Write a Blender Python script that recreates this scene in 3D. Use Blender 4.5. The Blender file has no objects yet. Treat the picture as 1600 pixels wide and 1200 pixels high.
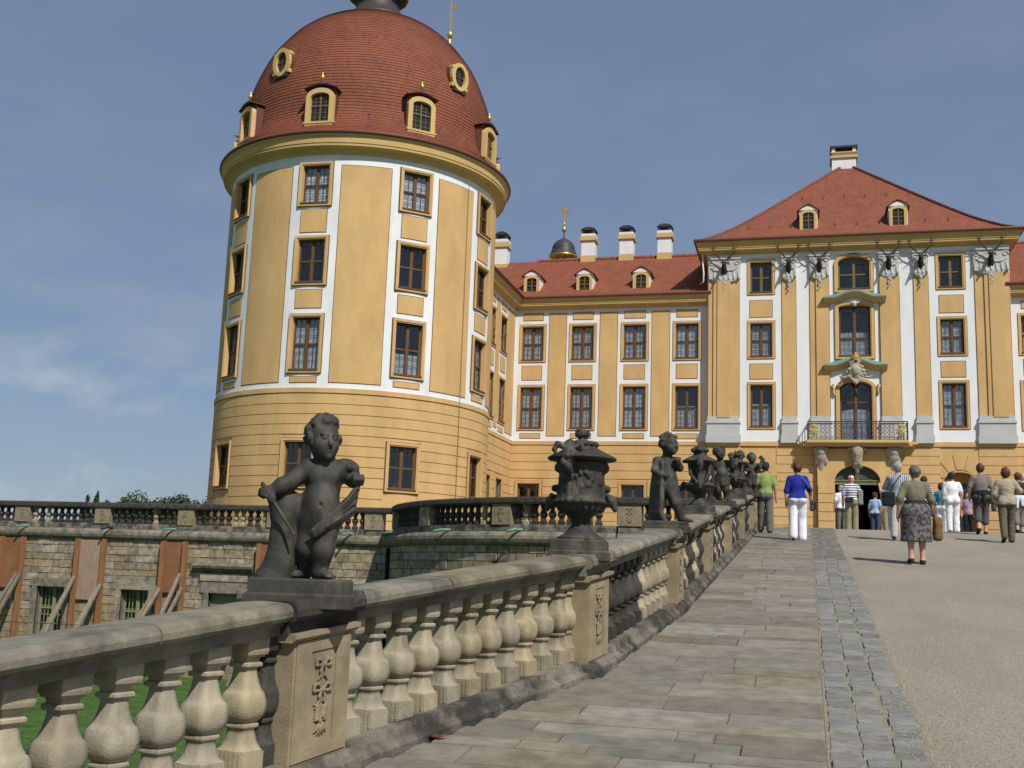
import bpy, bmesh, math, random
import numpy as np
from mathutils import Vector, Matrix
import openvdb
random.seed(7)
RNG = np.random.default_rng(7)
R_ = math.radians
scene = bpy.context.scene
COL = scene.collection

# ------------------------------------------------------------------ camera
EYE = 1.68
def cam_axes(pitch, yaw, roll):
    p, y, r = R_(pitch), R_(yaw), R_(roll)
    f = Vector((-math.sin(y)*math.cos(p), math.cos(y)*math.cos(p), math.sin(p)))
    rt = Vector((math.cos(y), math.sin(y), 0)); up = rt.cross(f)
    return rt*math.cos(r)+up*math.sin(r), up*math.cos(r)-rt*math.sin(r), f
cr, cu, cf = cam_axes(9.84, 14.82, 2.03)
cam = bpy.data.cameras.new('camera'); camo = bpy.data.objects.new('camera', cam); COL.objects.link(camo)
camo.matrix_world = Matrix(((cr.x, cu.x, -cf.x, 0), (cr.y, cu.y, -cf.y, 0), (cr.z, cu.z, -cf.z, EYE), (0, 0, 0, 1)))
cam.sensor_width = 36; cam.lens = 1760*36/1600; cam.clip_end = 6000; cam.clip_start = .05
scene.camera = camo

# ------------------------------------------------------------------ light
SUN = Vector((.62, -.70, 1.0)).normalized()          # towards the sun
sun_el = math.asin(SUN.z); sun_az = math.atan2(SUN.x, SUN.y)
w = bpy.data.worlds.new('World'); scene.world = w; w.use_nodes = True
nt = w.node_tree; nt.nodes.clear()
def wn(t, **k):
    n = nt.nodes.new(t)
    for a, b in k.items(): setattr(n, a, b)
    return n
CUM = (1.7, 4.4, .9)
sky = wn('ShaderNodeTexSky', sky_type='NISHITA', sun_disc=False, sun_elevation=sun_el, sun_rotation=sun_az)
sky.air_density = 1.0; sky.dust_density = .5; sky.ozone_density = 2.5
tc = wn('ShaderNodeTexCoord'); mp = wn('ShaderNodeMapping'); mp.inputs['Scale'].default_value = (1, 1, 2.6); mp.inputs['Location'].default_value = (3.1, .4, .22)
n1 = wn('ShaderNodeTexNoise'); n1.inputs['Scale'].default_value = 4.2; n1.inputs['Detail'].default_value = 8; n1.inputs['Roughness'].default_value = .52
ramp = wn('ShaderNodeValToRGB'); ramp.color_ramp.elements[0].position = .44; ramp.color_ramp.elements[1].position = .64
L = nt.links.new
sep = wn('ShaderNodeSeparateXYZ'); el = wn('ShaderNodeMapRange'); el.inputs['From Min'].default_value = .10; el.inputs['From Max'].default_value = .34; el.inputs['To Min'].default_value = .85; el.inputs['To Max'].default_value = .13
mul = wn('ShaderNodeMath', operation='MULTIPLY')
sky_even = wn('ShaderNodeMixRGB'); sky_even.inputs['Fac'].default_value = .62; sky_even.inputs['Color2'].default_value = (2.05, 2.72, 4.05, 1)     # constant blue-grey painted over the sky to flatten its gradient
mix = wn('ShaderNodeMixRGB'); mix.inputs['Color2'].default_value = (3.6, 4.2, 5.3, 1)
mp2 = wn('ShaderNodeMapping'); mp2.inputs['Scale'].default_value = (1, 1, 1.9); mp2.inputs['Location'].default_value = CUM
n2 = wn('ShaderNodeTexNoise'); n2.inputs['Scale'].default_value = 6.5; n2.inputs['Detail'].default_value = 9; n2.inputs['Roughness'].default_value = .55; n2.inputs['Distortion'].default_value = .25
r2 = wn('ShaderNodeValToRGB'); r2.color_ramp.elements[0].position = .555; r2.color_ramp.elements[1].position = .70
e2 = wn('ShaderNodeMapRange'); e2.inputs['From Min'].default_value = .13; e2.inputs['From Max'].default_value = .22; e2.inputs['To Min'].default_value = .8; e2.inputs['To Max'].default_value = 0
m2_ = wn('ShaderNodeMath', operation='MULTIPLY'); mixc = wn('ShaderNodeMixRGB'); mixc.inputs['Color2'].default_value = (5.2, 5.6, 6.3, 1)
bg = wn('ShaderNodeBackground'); bg.inputs['Strength'].default_value = .085
out = wn('ShaderNodeOutputWorld')
L(tc.outputs['Generated'], mp.inputs['Vector']); L(mp.outputs['Vector'], n1.inputs['Vector']); L(n1.outputs['Fac'], ramp.inputs['Fac'])
L(tc.outputs['Generated'], sep.inputs[0]); L(sep.outputs['Z'], el.inputs['Value']); L(ramp.outputs['Color'], mul.inputs[0]); L(el.outputs[0], mul.inputs[1])
L(sky.outputs['Color'], sky_even.inputs['Color1']); L(sky_even.outputs['Color'], mix.inputs['Color1']); L(mul.outputs[0], mix.inputs['Fac'])
L(tc.outputs['Generated'], mp2.inputs['Vector']); L(mp2.outputs['Vector'], n2.inputs['Vector']); L(n2.outputs['Fac'], r2.inputs['Fac']); L(sep.outputs['Z'], e2.inputs['Value']); L(r2.outputs['Color'], m2_.inputs[0]); L(e2.outputs[0], m2_.inputs[1])
L(mix.outputs['Color'], mixc.inputs['Color1']); L(m2_.outputs[0], mixc.inputs['Fac']); L(mixc.outputs['Color'], bg.inputs['Color']); L(bg.outputs[0], out.inputs['Surface'])
sl = bpy.data.lights.new('sun', 'SUN'); sl.energy = 4.2; sl.angle = R_(.53); sl.color = (1, .95, .86)
so = bpy.data.objects.new('sun', sl); COL.objects.link(so)
so.rotation_euler = SUN.to_track_quat('Z', 'Y').to_euler(); so.location = (20, -30, 60)
scene.view_settings.view_transform = 'Standard'; scene.view_settings.look = 'None'
scene.view_settings.exposure = .14; scene.view_settings.gamma = 1

# ------------------------------------------------------------------ materials
MATS = {}
def M(name, col, rough=.85, var=.15, scale=2.0, bump=0, bscale=40, rand=0, metal=0, col2=None, s2=1.2, t2=(.5, .62), a2=1.0, stretch=(1, 1, 1), obj=False, spec=.3):
    if name in MATS: return MATS[name]
    m = bpy.data.materials.new(name); m.use_nodes = True; t = m.node_tree; N = t.nodes; K = t.links.new
    b = N['Principled BSDF']; b.inputs['Roughness'].default_value = rough; b.inputs['Metallic'].default_value = metal
    b.inputs['Specular IOR Level'].default_value = spec
    if obj:
        g = N.new('ShaderNodeTexCoord'); vec = g.outputs['Object']
    else:
        g = N.new('ShaderNodeNewGeometry'); vec = g.outputs['Position']
    mpn = N.new('ShaderNodeMapping'); mpn.inputs['Scale'].default_value = stretch; K(vec, mpn.inputs['Vector']); vec = mpn.outputs['Vector']
    no = N.new('ShaderNodeTexNoise'); no.inputs['Scale'].default_value = scale; no.inputs['Detail'].default_value = 8; no.inputs['Roughness'].default_value = .62
    K(vec, no.inputs['Vector'])
    mr = N.new('ShaderNodeMapRange'); mr.inputs['From Min'].default_value = .3; mr.inputs['From Max'].default_value = .7
    mr.inputs['To Min'].default_value = 1-var; mr.inputs['To Max'].default_value = 1+var; K(no.outputs['Fac'], mr.inputs['Value'])
    base = N.new('ShaderNodeRGB'); base.outputs[0].default_value = (*col, 1); c = base.outputs[0]
    if col2 is not None:
        n2 = N.new('ShaderNodeTexNoise'); n2.inputs['Scale'].default_value = s2; n2.inputs['Detail'].default_value = 9; n2.inputs['Roughness'].default_value = .65
        off = N.new('ShaderNodeVectorMath'); off.operation = 'ADD'; off.inputs[1].default_value = (17.3, 5.1, 9.7); K(vec, off.inputs[0]); K(off.outputs[0], n2.inputs['Vector'])
        m2 = N.new('ShaderNodeMapRange'); m2.inputs['From Min'].default_value = t2[0]; m2.inputs['From Max'].default_value = t2[1]; m2.inputs['To Max'].default_value = a2
        K(n2.outputs['Fac'], m2.inputs['Value'])
        mx = N.new('ShaderNodeMixRGB'); mx.inputs['Color2'].default_value = (*col2, 1); K(m2.outputs[0], mx.inputs['Fac']); K(c, mx.inputs['Color1']); c = mx.outputs['Color']
    fac = mr.outputs[0]
    if rand:
        oi = N.new('ShaderNodeObjectInfo'); m3 = N.new('ShaderNodeMapRange'); m3.inputs['To Min'].default_value = 1-rand; m3.inputs['To Max'].default_value = 1+rand
        K(oi.outputs['Random'], m3.inputs['Value']); mm = N.new('ShaderNodeMath'); mm.operation = 'MULTIPLY'; K(fac, mm.inputs[0]); K(m3.outputs[0], mm.inputs[1]); fac = mm.outputs[0]
        hs = N.new('ShaderNodeHueSaturation'); m4 = N.new('ShaderNodeMath'); m4.operation = 'MULTIPLY'; m4.inputs[1].default_value = 7.31; K(oi.outputs['Random'], m4.inputs[0])
        fr = N.new('ShaderNodeMath'); fr.operation = 'FRACT'; K(m4.outputs[0], fr.inputs[0]); m5 = N.new('ShaderNodeMapRange'); m5.inputs['To Min'].default_value = 1-rand*1.3; m5.inputs['To Max'].default_value = 1+rand*1.3
        K(fr.outputs[0], m5.inputs['Value']); K(m5.outputs[0], hs.inputs['Saturation']); K(c, hs.inputs['Color']); c = hs.outputs['Color']
    v = N.new('ShaderNodeVectorMath'); v.operation = 'SCALE'; K(c, v.inputs[0]); K(fac, v.inputs['Scale']); K(v.outputs[0], b.inputs['Base Color'])
    if bump:
        nb = N.new('ShaderNodeTexNoise'); nb.inputs['Scale'].default_value = bscale; nb.inputs['Detail'].default_value = 6; K(vec, nb.inputs['Vector'])
        bp = N.new('ShaderNodeBump'); bp.inputs['Strength'].default_value = bump; bp.inputs['Distance'].default_value = .02; K(nb.outputs['Fac'], bp.inputs['Height']); K(bp.outputs[0], b.inputs['Normal'])
    MATS[name] = m; return m
def bands(name, ca, cb, axis, freq, duty=.5):
    m = bpy.data.materials.new(name); m.use_nodes = True; t = m.node_tree; N = t.nodes; K = t.links.new; b = N['Principled BSDF']; b.inputs['Roughness'].default_value = .9
    g = N.new('ShaderNodeTexCoord'); s = N.new('ShaderNodeSeparateXYZ'); K(g.outputs['Object'], s.inputs[0])
    a = N.new('ShaderNodeMath'); a.operation = 'MULTIPLY'; a.inputs[1].default_value = freq; K(s.outputs[axis], a.inputs[0])
    f = N.new('ShaderNodeMath'); f.operation = 'FRACT'; K(a.outputs[0], f.inputs[0]); q = N.new('ShaderNodeMath'); q.operation = 'GREATER_THAN'; q.inputs[1].default_value = duty; K(f.outputs[0], q.inputs[0])
    x = N.new('ShaderNodeMixRGB'); x.inputs[1].default_value = (*ca, 1); x.inputs[2].default_value = (*cb, 1); K(q.outputs[0], x.inputs[0]); K(x.outputs[0], b.inputs['Base Color'])
    MATS[name] = m; return m
Y_ = M('stucco_yellow', (.57, .375, .168), .9, .10, 1.1, .08, 60, col2=(.43, .265, .102), s2=.8, t2=(.45, .82), a2=.75, stretch=(1, 1, .4))
YC = M('stucco_cornice', (.57, .395, .165), .85, .08, .9)
W_ = M('stucco_white', (.73, .745, .76), .9, .06, 1.1, .06, 60, col2=(.52, .51, .48), s2=1.0, t2=(.52, .85), a2=.8, stretch=(1, 1, .35))
G_ = M('stucco_grey', (.46, .47, .47), .9, .08, 1.5, .1, 30)
BR = M('outline_brown', (.15, .065, .03), .9, .1)
TILE = M('roof_tile', (.225, .070, .038), .8, .27, 6.5, .3, 40, col2=(.145, .052, .034), s2=1.1, t2=(.44, .7), a2=.75)
GUT = M('gutter_brown', (.13, .05, .035), .5, .1)
COPPER = M('copper_green', (.13, .235, .185), .7, .25, 6)
LEAD = M('lead_dark', (.05, .045, .045), .5, .2, 3)
GOLD = M('gilding', (.75, .50, .12), .35, .1, 5, metal=.8)
WOOD = M('window_wood', (.13, .062, .026), .6, .15, 4)
WOODO = M('window_olive', (.16, .12, .045), .6, .15, 4)
LEADB = M('lead_bars', (.03, .028, .03), .6, .1)
DARK = M('dark_interior', (.018, .017, .018), .95, .2)
CURT = M('lace_curtain', (.66, .69, .72), .95, .3, 14, rand=.22, stretch=(1, 1, .6), col2=(.30, .32, .34), s2=7, t2=(.50, .62), a2=.7)
ROOM = M('unlit_room', (.06, .055, .05), .95, .2)  # dark colour stands in for the unlit interior behind the windows
ORN = M('ornament_stucco', (.45, .45, .435), .9, .2, 8, .25, 25)
STAT = M('statue_stone', (.036, .033, .028), .7, .5, 9, .18, 90, col2=(.125, .112, .085), s2=5, t2=(.52, .72), a2=.75, spec=.4, stretch=(1, 1, .6))
STONEL = M('sandstone_light', (.315, .272, .188), .9, .24, 6, .22, 80, rand=.16, col2=(.15, .13, .095), s2=5, t2=(.52, .72), a2=.7)
STONEP = M('sandstone_pedestal', (.265, .215, .135), .9, .22, 5, .2, 80, rand=.08, col2=(.15, .125, .088), s2=3.2, t2=(.50, .72), a2=.7)
STONED = M('sandstone_black', (.042, .038, .034), .85, .5, 6, .4, 50, rand=.2, col2=(.19, .165, .13), s2=5, t2=(.6, .74), a2=.7)
STONEG = M('sandstone_coping', (.20, .182, .135), .9, .3, 5, .3, 70, rand=.16, col2=(.070, .064, .048), s2=2.6, t2=(.46, .66), a2=.85)
STONEB = M('sandstone_plinth', (.165, .148, .118), .9, .35, 6, .4, 50, rand=.15, col2=(.034, .031, .028), s2=2.4, t2=(.42, .58), a2=.92)
BLOCK = M('wall_block', (.285, .238, .17), .92, .4, 5, .6, 26, rand=.26, col2=(.115, .10, .078), s2=2.3, t2=(.5, .66), a2=.8)
MORT = M('wall_mortar', (.15, .135, .11), .95, .25, 4, .4, 30)
FLAG = M('flagstone', (.205, .186, .150), .85, .26, 6, .3, 55, rand=.22, col2=(.135, .122, .092), s2=1.3, t2=(.46, .7), a2=.7)
SETT = M('slate_sett', (.200, .197, .182), .8, .3, 9, .6, 28, rand=.17, stretch=(1, 3, 1), col2=(.10, .09, .07), s2=3, t2=(.55, .7), a2=.6)
GRAV = M('gravel', (.295, .266, .21), .95, .34, 60, .8, 110, col2=(.235, .208, .16), s2=.9, t2=(.42, .66), a2=.7, stretch=(1, .45, 1))
EARTH = M('joint_sand', (.23, .205, .15), .95, .3, 20, .5, 60)
GRASS = M('lawn_grass', (.038, .092, .013), .95, .5, 2.5, 1, 14, col2=(.075, .12, .025), s2=6, t2=(.45, .65), a2=.6)
TIMO = M('timber_orange', (.255, .115, .052), .8, .25, 3, .2, 30, stretch=(3, 3, .5))
TIMG = M('timber_grey', (.20, .165, .125), .9, .3, 3, .3, 30, rand=.2, stretch=(3, 3, .4))
PLY = M('plywood_brown', (.215, .098, .046), .8, .2, 2, .1, 30)
PLYG = M('plywood_grey', (.30, .215, .155), .85, .2, 3, .2, 30, stretch=(4, 4, .5))
IRON = M('iron_black', (.02, .02, .025), .5, .1)
OLIVE = M('olive_paint', (.21, .22, .12), .7, .15, 4)
BARK = M('bark', (.07, .05, .035), .95, .3, 5)
LEAF = M('leaf_dark', (.03, .055, .018), .8, .5, 2, rand=.2)
LEAFY = M('leaf_yellow', (.16, .17, .03), .8, .5, 4)
def glassmat():
    m = bpy.data.materials.new('window_glass'); m.use_nodes = True; t = m.node_tree; N = t.nodes; K = t.links.new; N.clear()
    o = N.new('ShaderNodeOutputMaterial'); tr = N.new('ShaderNodeBsdfTransparent'); tr.inputs[0].default_value = (.70, .74, .78, 1)
    gl = N.new('ShaderNodeBsdfGlossy'); gl.inputs['Roughness'].default_value = .04
    g = N.new('ShaderNodeNewGeometry'); no = N.new('ShaderNodeTexNoise'); no.inputs['Scale'].default_value = 3; bp = N.new('ShaderNodeBump'); bp.inputs['Strength'].default_value = .12; bp.inputs['Distance'].default_value = .05
    K(g.outputs['Position'], no.inputs['Vector']); K(no.outputs[0], bp.inputs['Height']); K(bp.outputs[0], gl.inputs['Normal'])
    mx = N.new('ShaderNodeMixShader'); mx.inputs[0].default_value = .11; K(tr.outputs[0], mx.inputs[1]); K(gl.outputs[0], mx.inputs[2]); K(mx.outputs[0], o.inputs['Surface'])
    return m
GLASS = glassmat()

# ------------------------------------------------------------------ object helpers
def tag(o, label=None, cat=None, group=None, kind=None):
    if label: o['label'] = label
    if cat: o['category'] = cat
    if group: o['group'] = group
    if kind: o['kind'] = kind
    return o
def link(name, me, mat=None, parent=None):
    o = bpy.data.objects.new(name, me); COL.objects.link(o)
    if mat is not None and me is not None and len(me.materials) == 0:
        for mm in (mat if isinstance(mat, (list, tuple)) else [mat]): me.materials.append(mm)
    if parent is not None: o.parent = parent
    return o
def empty(name, loc=(0, 0, 0), rz=0, label=None, cat=None, group=None, parent=None):
    o = bpy.data.objects.new(name, None); COL.objects.link(o); o.location = loc; o.rotation_euler = (0, 0, rz); o.empty_display_size = .2
    if parent is not None: o.parent = parent
    return tag(o, label, cat, group)
class MB:
    def __init__(s): s.v = []; s.f = []; s.m = []; s.sm = []
    def add(s, vs, fs, mi=0, smooth=False):
        b = len(s.v); s.v += [tuple(p) for p in vs]
        for f in fs: s.f.append(tuple(b+i for i in f)); s.m.append(mi); s.sm.append(smooth)
        return s
    def mesh(s, name):
        me = bpy.data.meshes.new(name); me.from_pydata(s.v, [], s.f)
        me.polygons.foreach_set('material_index', s.m); me.polygons.foreach_set('use_smooth', s.sm); me.update(); return me
    def build(s, name, mat, parent=None): return link(name, s.mesh(name), mat, parent)
    def box(s, P, u0, u1, v0, v1, d0, d1, n=1, mi=0):
        vs = []; fs = []
        for i in range(n+1):
            u = u0+(u1-u0)*i/n
            vs += [P(u, v0, d0), P(u, v1, d0), P(u, v1, d1), P(u, v0, d1)]
        for i in range(n):
            a = 4*i; b = a+4
            for k in range(4): fs.append((a+k, a+(k+1) % 4, b+(k+1) % 4, b+k))
        fs += [(3, 2, 1, 0), (4*n, 4*n+1, 4*n+2, 4*n+3)]
        return s.add(vs, fs, mi)
    def lathe(s, prof, n=32, c=(0, 0), a0=0, a1=360, mi=0, smooth=True, cap=True):
        full = abs(a1-a0-360) < 1e-6; k = len(prof); m = n if full else n+1; vs = []
        for i in range(m):
            a = R_(a0+(a1-a0)*i/n)
            for r, z in prof: vs.append((c[0]+r*math.sin(a), c[1]-r*math.cos(a), z))
        fs = []
        for i in range(n):
            i2 = (i+1) % m
            for j in range(k-1): fs.append((i*k+j, i2*k+j, i2*k+j+1, i*k+j+1))
        s.add(vs, fs, mi, smooth)
        if cap and full:
            for j in (0, k-1):
                if prof[j][0] > 1e-4: s.add([vs[i*k+j] for i in range(m)], [tuple(range(m))], mi)
        return s
    def tube(s, pts, rad, n=6, mi=0, smooth=True):
        pts = [Vector(p) for p in pts]; rad = rad if isinstance(rad, (list, tuple)) else [rad]*len(pts); vs = []; fs = []
        for i, p in enumerate(pts):
            t = (pts[min(i+1, len(pts)-1)]-pts[max(i-1, 0)]).normalized()
            a = t.cross(Vector((0, 0, 1)) if abs(t.z) < .9 else Vector((1, 0, 0))).normalized(); b = t.cross(a)
            for k in range(n):
                g = 2*math.pi*k/n; vs.append(p+(a*math.cos(g)+b*math.sin(g))*rad[i])
        for i in range(len(pts)-1):
            for k in range(n): fs.append((i*n+k, i*n+(k+1) % n, (i+1)*n+(k+1) % n, (i+1)*n+k))
        fs += [tuple(range(n)), tuple(range((len(pts)-1)*n, len(pts)*n))]
        return s.add(vs, fs, mi, smooth)
    def prism(s, pts, P, d0, d1, mi=0):
        n = len(pts); vs = [P(u, v, d0) for u, v in pts]+[P(u, v, d1) for u, v in pts]
        return s.add(vs, [tuple(range(n)), tuple(range(2*n-1, n-1, -1))]+[(i, (i+1) % n, n+(i+1) % n, n+i) for i in range(n)], mi)
CART = lambda u, v, d: (u, d, v)        # u=x, v=z, d=y
def ident(x, z, y): return (x, y, z)
def flatmap(Y0): return lambda u, v, d: (u, Y0-d, v)
def sidemap(X0): return lambda u, v, d: (X0+d, u, v)
def cylmap(C, R): return lambda u, v, d: (C[0]+(R+d)*math.sin(R_(u)), C[1]-(R+d)*math.cos(R_(u)), v)
def wall_sheet(mb, P, u0, u1, v0, v1, ops, depth, mi=0, du=1e9, rmi=0):
    """front sheet with openings (ua,ub,va,vb) and their reveals"""
    us = sorted({u0, u1, *[o[0] for o in ops], *[o[1] for o in ops]}); us = [u for u in us if u0 <= u <= u1]
    full = [us[0]]
    for a, b in zip(us, us[1:]):
        n = max(1, int(math.ceil((b-a)/du)))
        full += [a+(b-a)*i/n for i in range(1, n+1)]
    us = full
    vs = sorted({v0, v1, *[o[2] for o in ops], *[o[3] for o in ops]}); vs = [v for v in vs if v0 <= v <= v1]
    for a, b in zip(us, us[1:]):
        for c, d in zip(vs, vs[1:]):
            mu, mv = (a+b)/2, (c+d)/2
            if any(o[0] < mu < o[1] and o[2] < mv < o[3] for o in ops): continue
            mb.add([P(a, c, 0), P(b, c, 0), P(b, d, 0), P(a, d, 0)], [(0, 1, 2, 3)], mi)
    for a, b, c, d in ops:
        q = [(a, c), (b, c), (b, d), (a, d)]
        for i in range(4):
            p, r = q[i], q[(i+1) % 4]
            mb.add([P(*p, 0), P(*r, 0), P(*r, -depth), P(*p, -depth)], [(0, 1, 2, 3)], rmi)
def courses(mb, P, u0, u1, v0, v1, ops, h, gap, proud, mi=0, du=1e9):
    n = max(1, round((v1-v0)/h)); hh = (v1-v0)/n
    for i in range(n):
        a, b = v0+i*hh+gap/2, v0+(i+1)*hh-gap/2
        cuts = sorted([(o[0], o[1]) for o in ops if o[2] < b and o[3] > a]); u = u0; segs = []
        for c, d in cuts:
            if c > u: segs.append((u, c))
            u = max(u, d)
        if u < u1: segs.append((u, u1))
        # where an opening only partly cuts a course it simply ends the course at its jambs
        for c, d in segs: mb.box(P, c, d, a, b, -.02, proud, max(1, int(math.ceil((d-c)/du))), mi)

# ------------------------------------------------------------------ SDF sculpting
class SDF:
    BIG = .25
    def __init__(s, lo, hi, vox):
        s.lo = np.array(lo, np.float32); s.vox = vox; s.n = np.ceil((np.array(hi)-np.array(lo))/vox).astype(int)+1
        s.F = np.full(s.n, s.BIG, np.float32); s.ax = [(s.lo[i]+vox*np.arange(s.n[i])).astype(np.float32) for i in range(3)]
    def _win(s, lo, hi, pad):
        i0 = np.maximum(0, np.floor((np.array(lo)-pad-s.lo)/s.vox).astype(int)); i1 = np.minimum(s.n, np.ceil((np.array(hi)+pad-s.lo)/s.vox).astype(int)+1)
        if np.any(i1 <= i0): return None
        sl = tuple(slice(a, b) for a, b in zip(i0, i1))
        return sl, s.ax[0][sl[0]][:, None, None], s.ax[1][sl[1]][None, :, None], s.ax[2][sl[2]][None, None, :]
    def _mix(s, sl, d, k):
        a = s.F[sl]
        if k > 0:
            h = np.maximum(k-np.abs(a-d), 0)/k; s.F[sl] = np.minimum(a, d)-h*h*k*.25
        else: s.F[sl] = np.minimum(a, d)
    def cone(s, a, b, ra, rb, k=.03, flat=(1, 1, 1)):
        a = np.array(a, float); b = np.array(b, float); m = max(ra, rb)
        w_ = s._win(np.minimum(a, b)-m, np.maximum(a, b)+m, k+.03)
        if w_ is None: return s
        sl, x, y, z = w_; d = b-a; q = float(d@d)+1e-9
        t = np.clip(((x-a[0])*d[0]+(y-a[1])*d[1]+(z-a[2])*d[2])/q, 0, 1)
        e = np.sqrt(((x-a[0]-t*d[0])/flat[0])**2+((y-a[1]-t*d[1])/flat[1])**2+((z-a[2]-t*d[2])/flat[2])**2)-(ra+(rb-ra)*t)
        s._mix(sl, e.astype(np.float32), k); return s
    def chain(s, pts, rad, k=.03, flat=(1, 1, 1)):
        for i in range(len(pts)-1): s.cone(pts[i], pts[i+1], rad[i], rad[i+1], k, flat)
        return s
    def _ell(s, c, r, rz, rx):
        c = np.array(c, float); m = max(r); w_ = s._win(c-m, c+m, .06)
        if w_ is None: return None
        sl, x, y, z = w_; x = x-c[0]; y = y-c[1]; z = z-c[2]
        if rz: ca, sa = math.cos(-rz), math.sin(-rz); x, y = x*ca-y*sa, x*sa+y*ca
        if rx: ca, sa = math.cos(-rx), math.sin(-rx); y, z = y*ca-z*sa, y*sa+z*ca
        k0 = np.sqrt((x/r[0])**2+(y/r[1])**2+(z/r[2])**2)+1e-6; k1 = np.sqrt((x/r[0]**2)**2+(y/r[1]**2)**2+(z/r[2]**2)**2)+1e-6
        return sl, (k0*(k0-1)/k1).astype(np.float32)
    def ell(s, c, r, k=.03, rz=0, rx=0):
        q = s._ell(c, r, rz, rx)
        if q: s._mix(q[0], q[1], k)
        return s
    def sub(s, c, r, k=.01, rz=0, rx=0):
        q = s._ell(c, r, rz, rx)
        if q:
            sl, d = q; a = s.F[sl]; d = -d; h = np.maximum(k-np.abs(a-d), 0)/k; s.F[sl] = np.maximum(a, d)+h*h*k*.25
        return s
    def box(s, c, hb, rz=0, rd=.01, k=.01, tilt=0):
        c = np.array(c, float); m = float(np.linalg.norm(hb)); w_ = s._win(c-m, c+m, k+.03)
        if w_ is None: return s
        sl, x, y, z = w_; x = x-c[0]; y = y-c[1]; z = z-c[2]+0*x
        if rz: ca, sa = math.cos(-rz), math.sin(-rz); x, y = x*ca-y*sa, x*sa+y*ca
        if tilt: ca, sa = math.cos(-tilt), math.sin(-tilt); x, z = x*ca-z*sa, x*sa+z*ca
        qx = np.abs(x)-hb[0]+rd; qy = np.abs(y)-hb[1]+rd; qz = np.abs(z)-hb[2]+rd
        d = np.sqrt(np.maximum(qx, 0)**2+np.maximum(qy, 0)**2+np.maximum(qz, 0)**2)+np.minimum(np.maximum(qx, np.maximum(qy, qz)), 0)-rd
        s._mix(sl, d.astype(np.float32), k); return s
    def revolve(s, prof, k=.01, c=(0, 0)):
        x = s.ax[0][:, None]-c[0]; y = s.ax[1][None, :]-c[1]; r = np.sqrt(x*x+y*y)
        rr = np.arange(0, r.max()+s.vox, s.vox*.5); zz = s.ax[2]
        A = np.stack(np.meshgrid(rr, zz, indexing='ij'), -1); pts = [(-.001, prof[0][1])]+list(prof)+[(-.001, prof[-1][1])]
        d = np.full(A.shape[:2], 1e9); ins = np.zeros(A.shape[:2], bool)
        for (ax, az), (bx, bz) in zip(pts, pts[1:]+pts[:1]):
            ex, ez = bx-ax, bz-az; q = ex*ex+ez*ez+1e-12; t = np.clip(((A[..., 0]-ax)*ex+(A[..., 1]-az)*ez)/q, 0, 1)
            if not (ax < 0 and bx < 0): d = np.minimum(d, np.hypot(A[..., 0]-ax-t*ex, A[..., 1]-az-t*ez))
            cond = (az > A[..., 1]) != (bz > A[..., 1]); xi = ax+(A[..., 1]-az)*ex/(ez if abs(ez) > 1e-12 else 1e-12); ins ^= cond & (A[..., 0] < xi)
        d = np.where(ins, -d, d); idx = np.clip((r/(s.vox*.5)).round().astype(int), 0, len(rr)-1)
        D = d[idx].astype(np.float32)
        s._mix((slice(None),)*3, D, k); return s
    def noise(s, amp, sc, seed=0):
        rg = np.random.default_rng(seed); x, y, z = s.ax[0][:, None, None], s.ax[1][None, :, None], s.ax[2][None, None, :]; t = 0
        for i in range(5):
            f = rg.normal(size=3)*sc; t = t+np.sin(f[0]*x+f[1]*y+f[2]*z+rg.uniform(0, 6))
        s.F = s.F+(amp*t/3).astype(np.float32); return s
    def cut(s, axis, v, keep_above=True):
        sh = [1, 1, 1]; sh[axis] = -1; a = s.ax[axis].reshape(sh); s.F = np.maximum(s.F, (v-a) if keep_above else (a-v)).astype(np.float32); return s
    def copy(s):
        q = object.__new__(SDF); q.__dict__.update(s.__dict__); q.F = s.F.copy(); return q
    def mesh(s, name):
        F = s.F.copy(); F[0] = F[-1] = s.BIG; F[:, 0] = F[:, -1] = s.BIG; F[:, :, 0] = F[:, :, -1] = s.BIG
        g = openvdb.FloatGrid(s.BIG); g.copyFromArray(np.ascontiguousarray(F/s.vox)); p, q = g.convertToQuads(isovalue=0.0)
        p = np.asarray(p, np.float32)*s.vox+s.lo; q = np.asarray(q, np.int32)
        a, b, c = p[q[:, 0]], p[q[:, 1]], p[q[:, 2]]
        if len(q) and np.einsum('ij,ij->', a, np.cross(b-p.mean(0), c-p.mean(0))-0) is not None:
            vol = np.einsum('ij,ij->i', a-p.mean(0), np.cross(b-a, c-a)).sum()
            if vol < 0: q = q[:, ::-1]
        me = bpy.data.meshes.new(name); me.vertices.add(len(p)); me.vertices.foreach_set('co', p.ravel())
        me.loops.add(q.size); me.loops.foreach_set('vertex_index', q.ravel()); me.polygons.add(len(q))
        me.polygons.foreach_set('loop_start', np.arange(0, q.size, 4, dtype=np.int32)); me.polygons.foreach_set('loop_total', np.full(len(q), 4, np.int32))
        me.update(calc_edges=True); me.validate(); me.polygons.foreach_set('use_smooth', np.ones(len(me.polygons), bool)); return me

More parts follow.
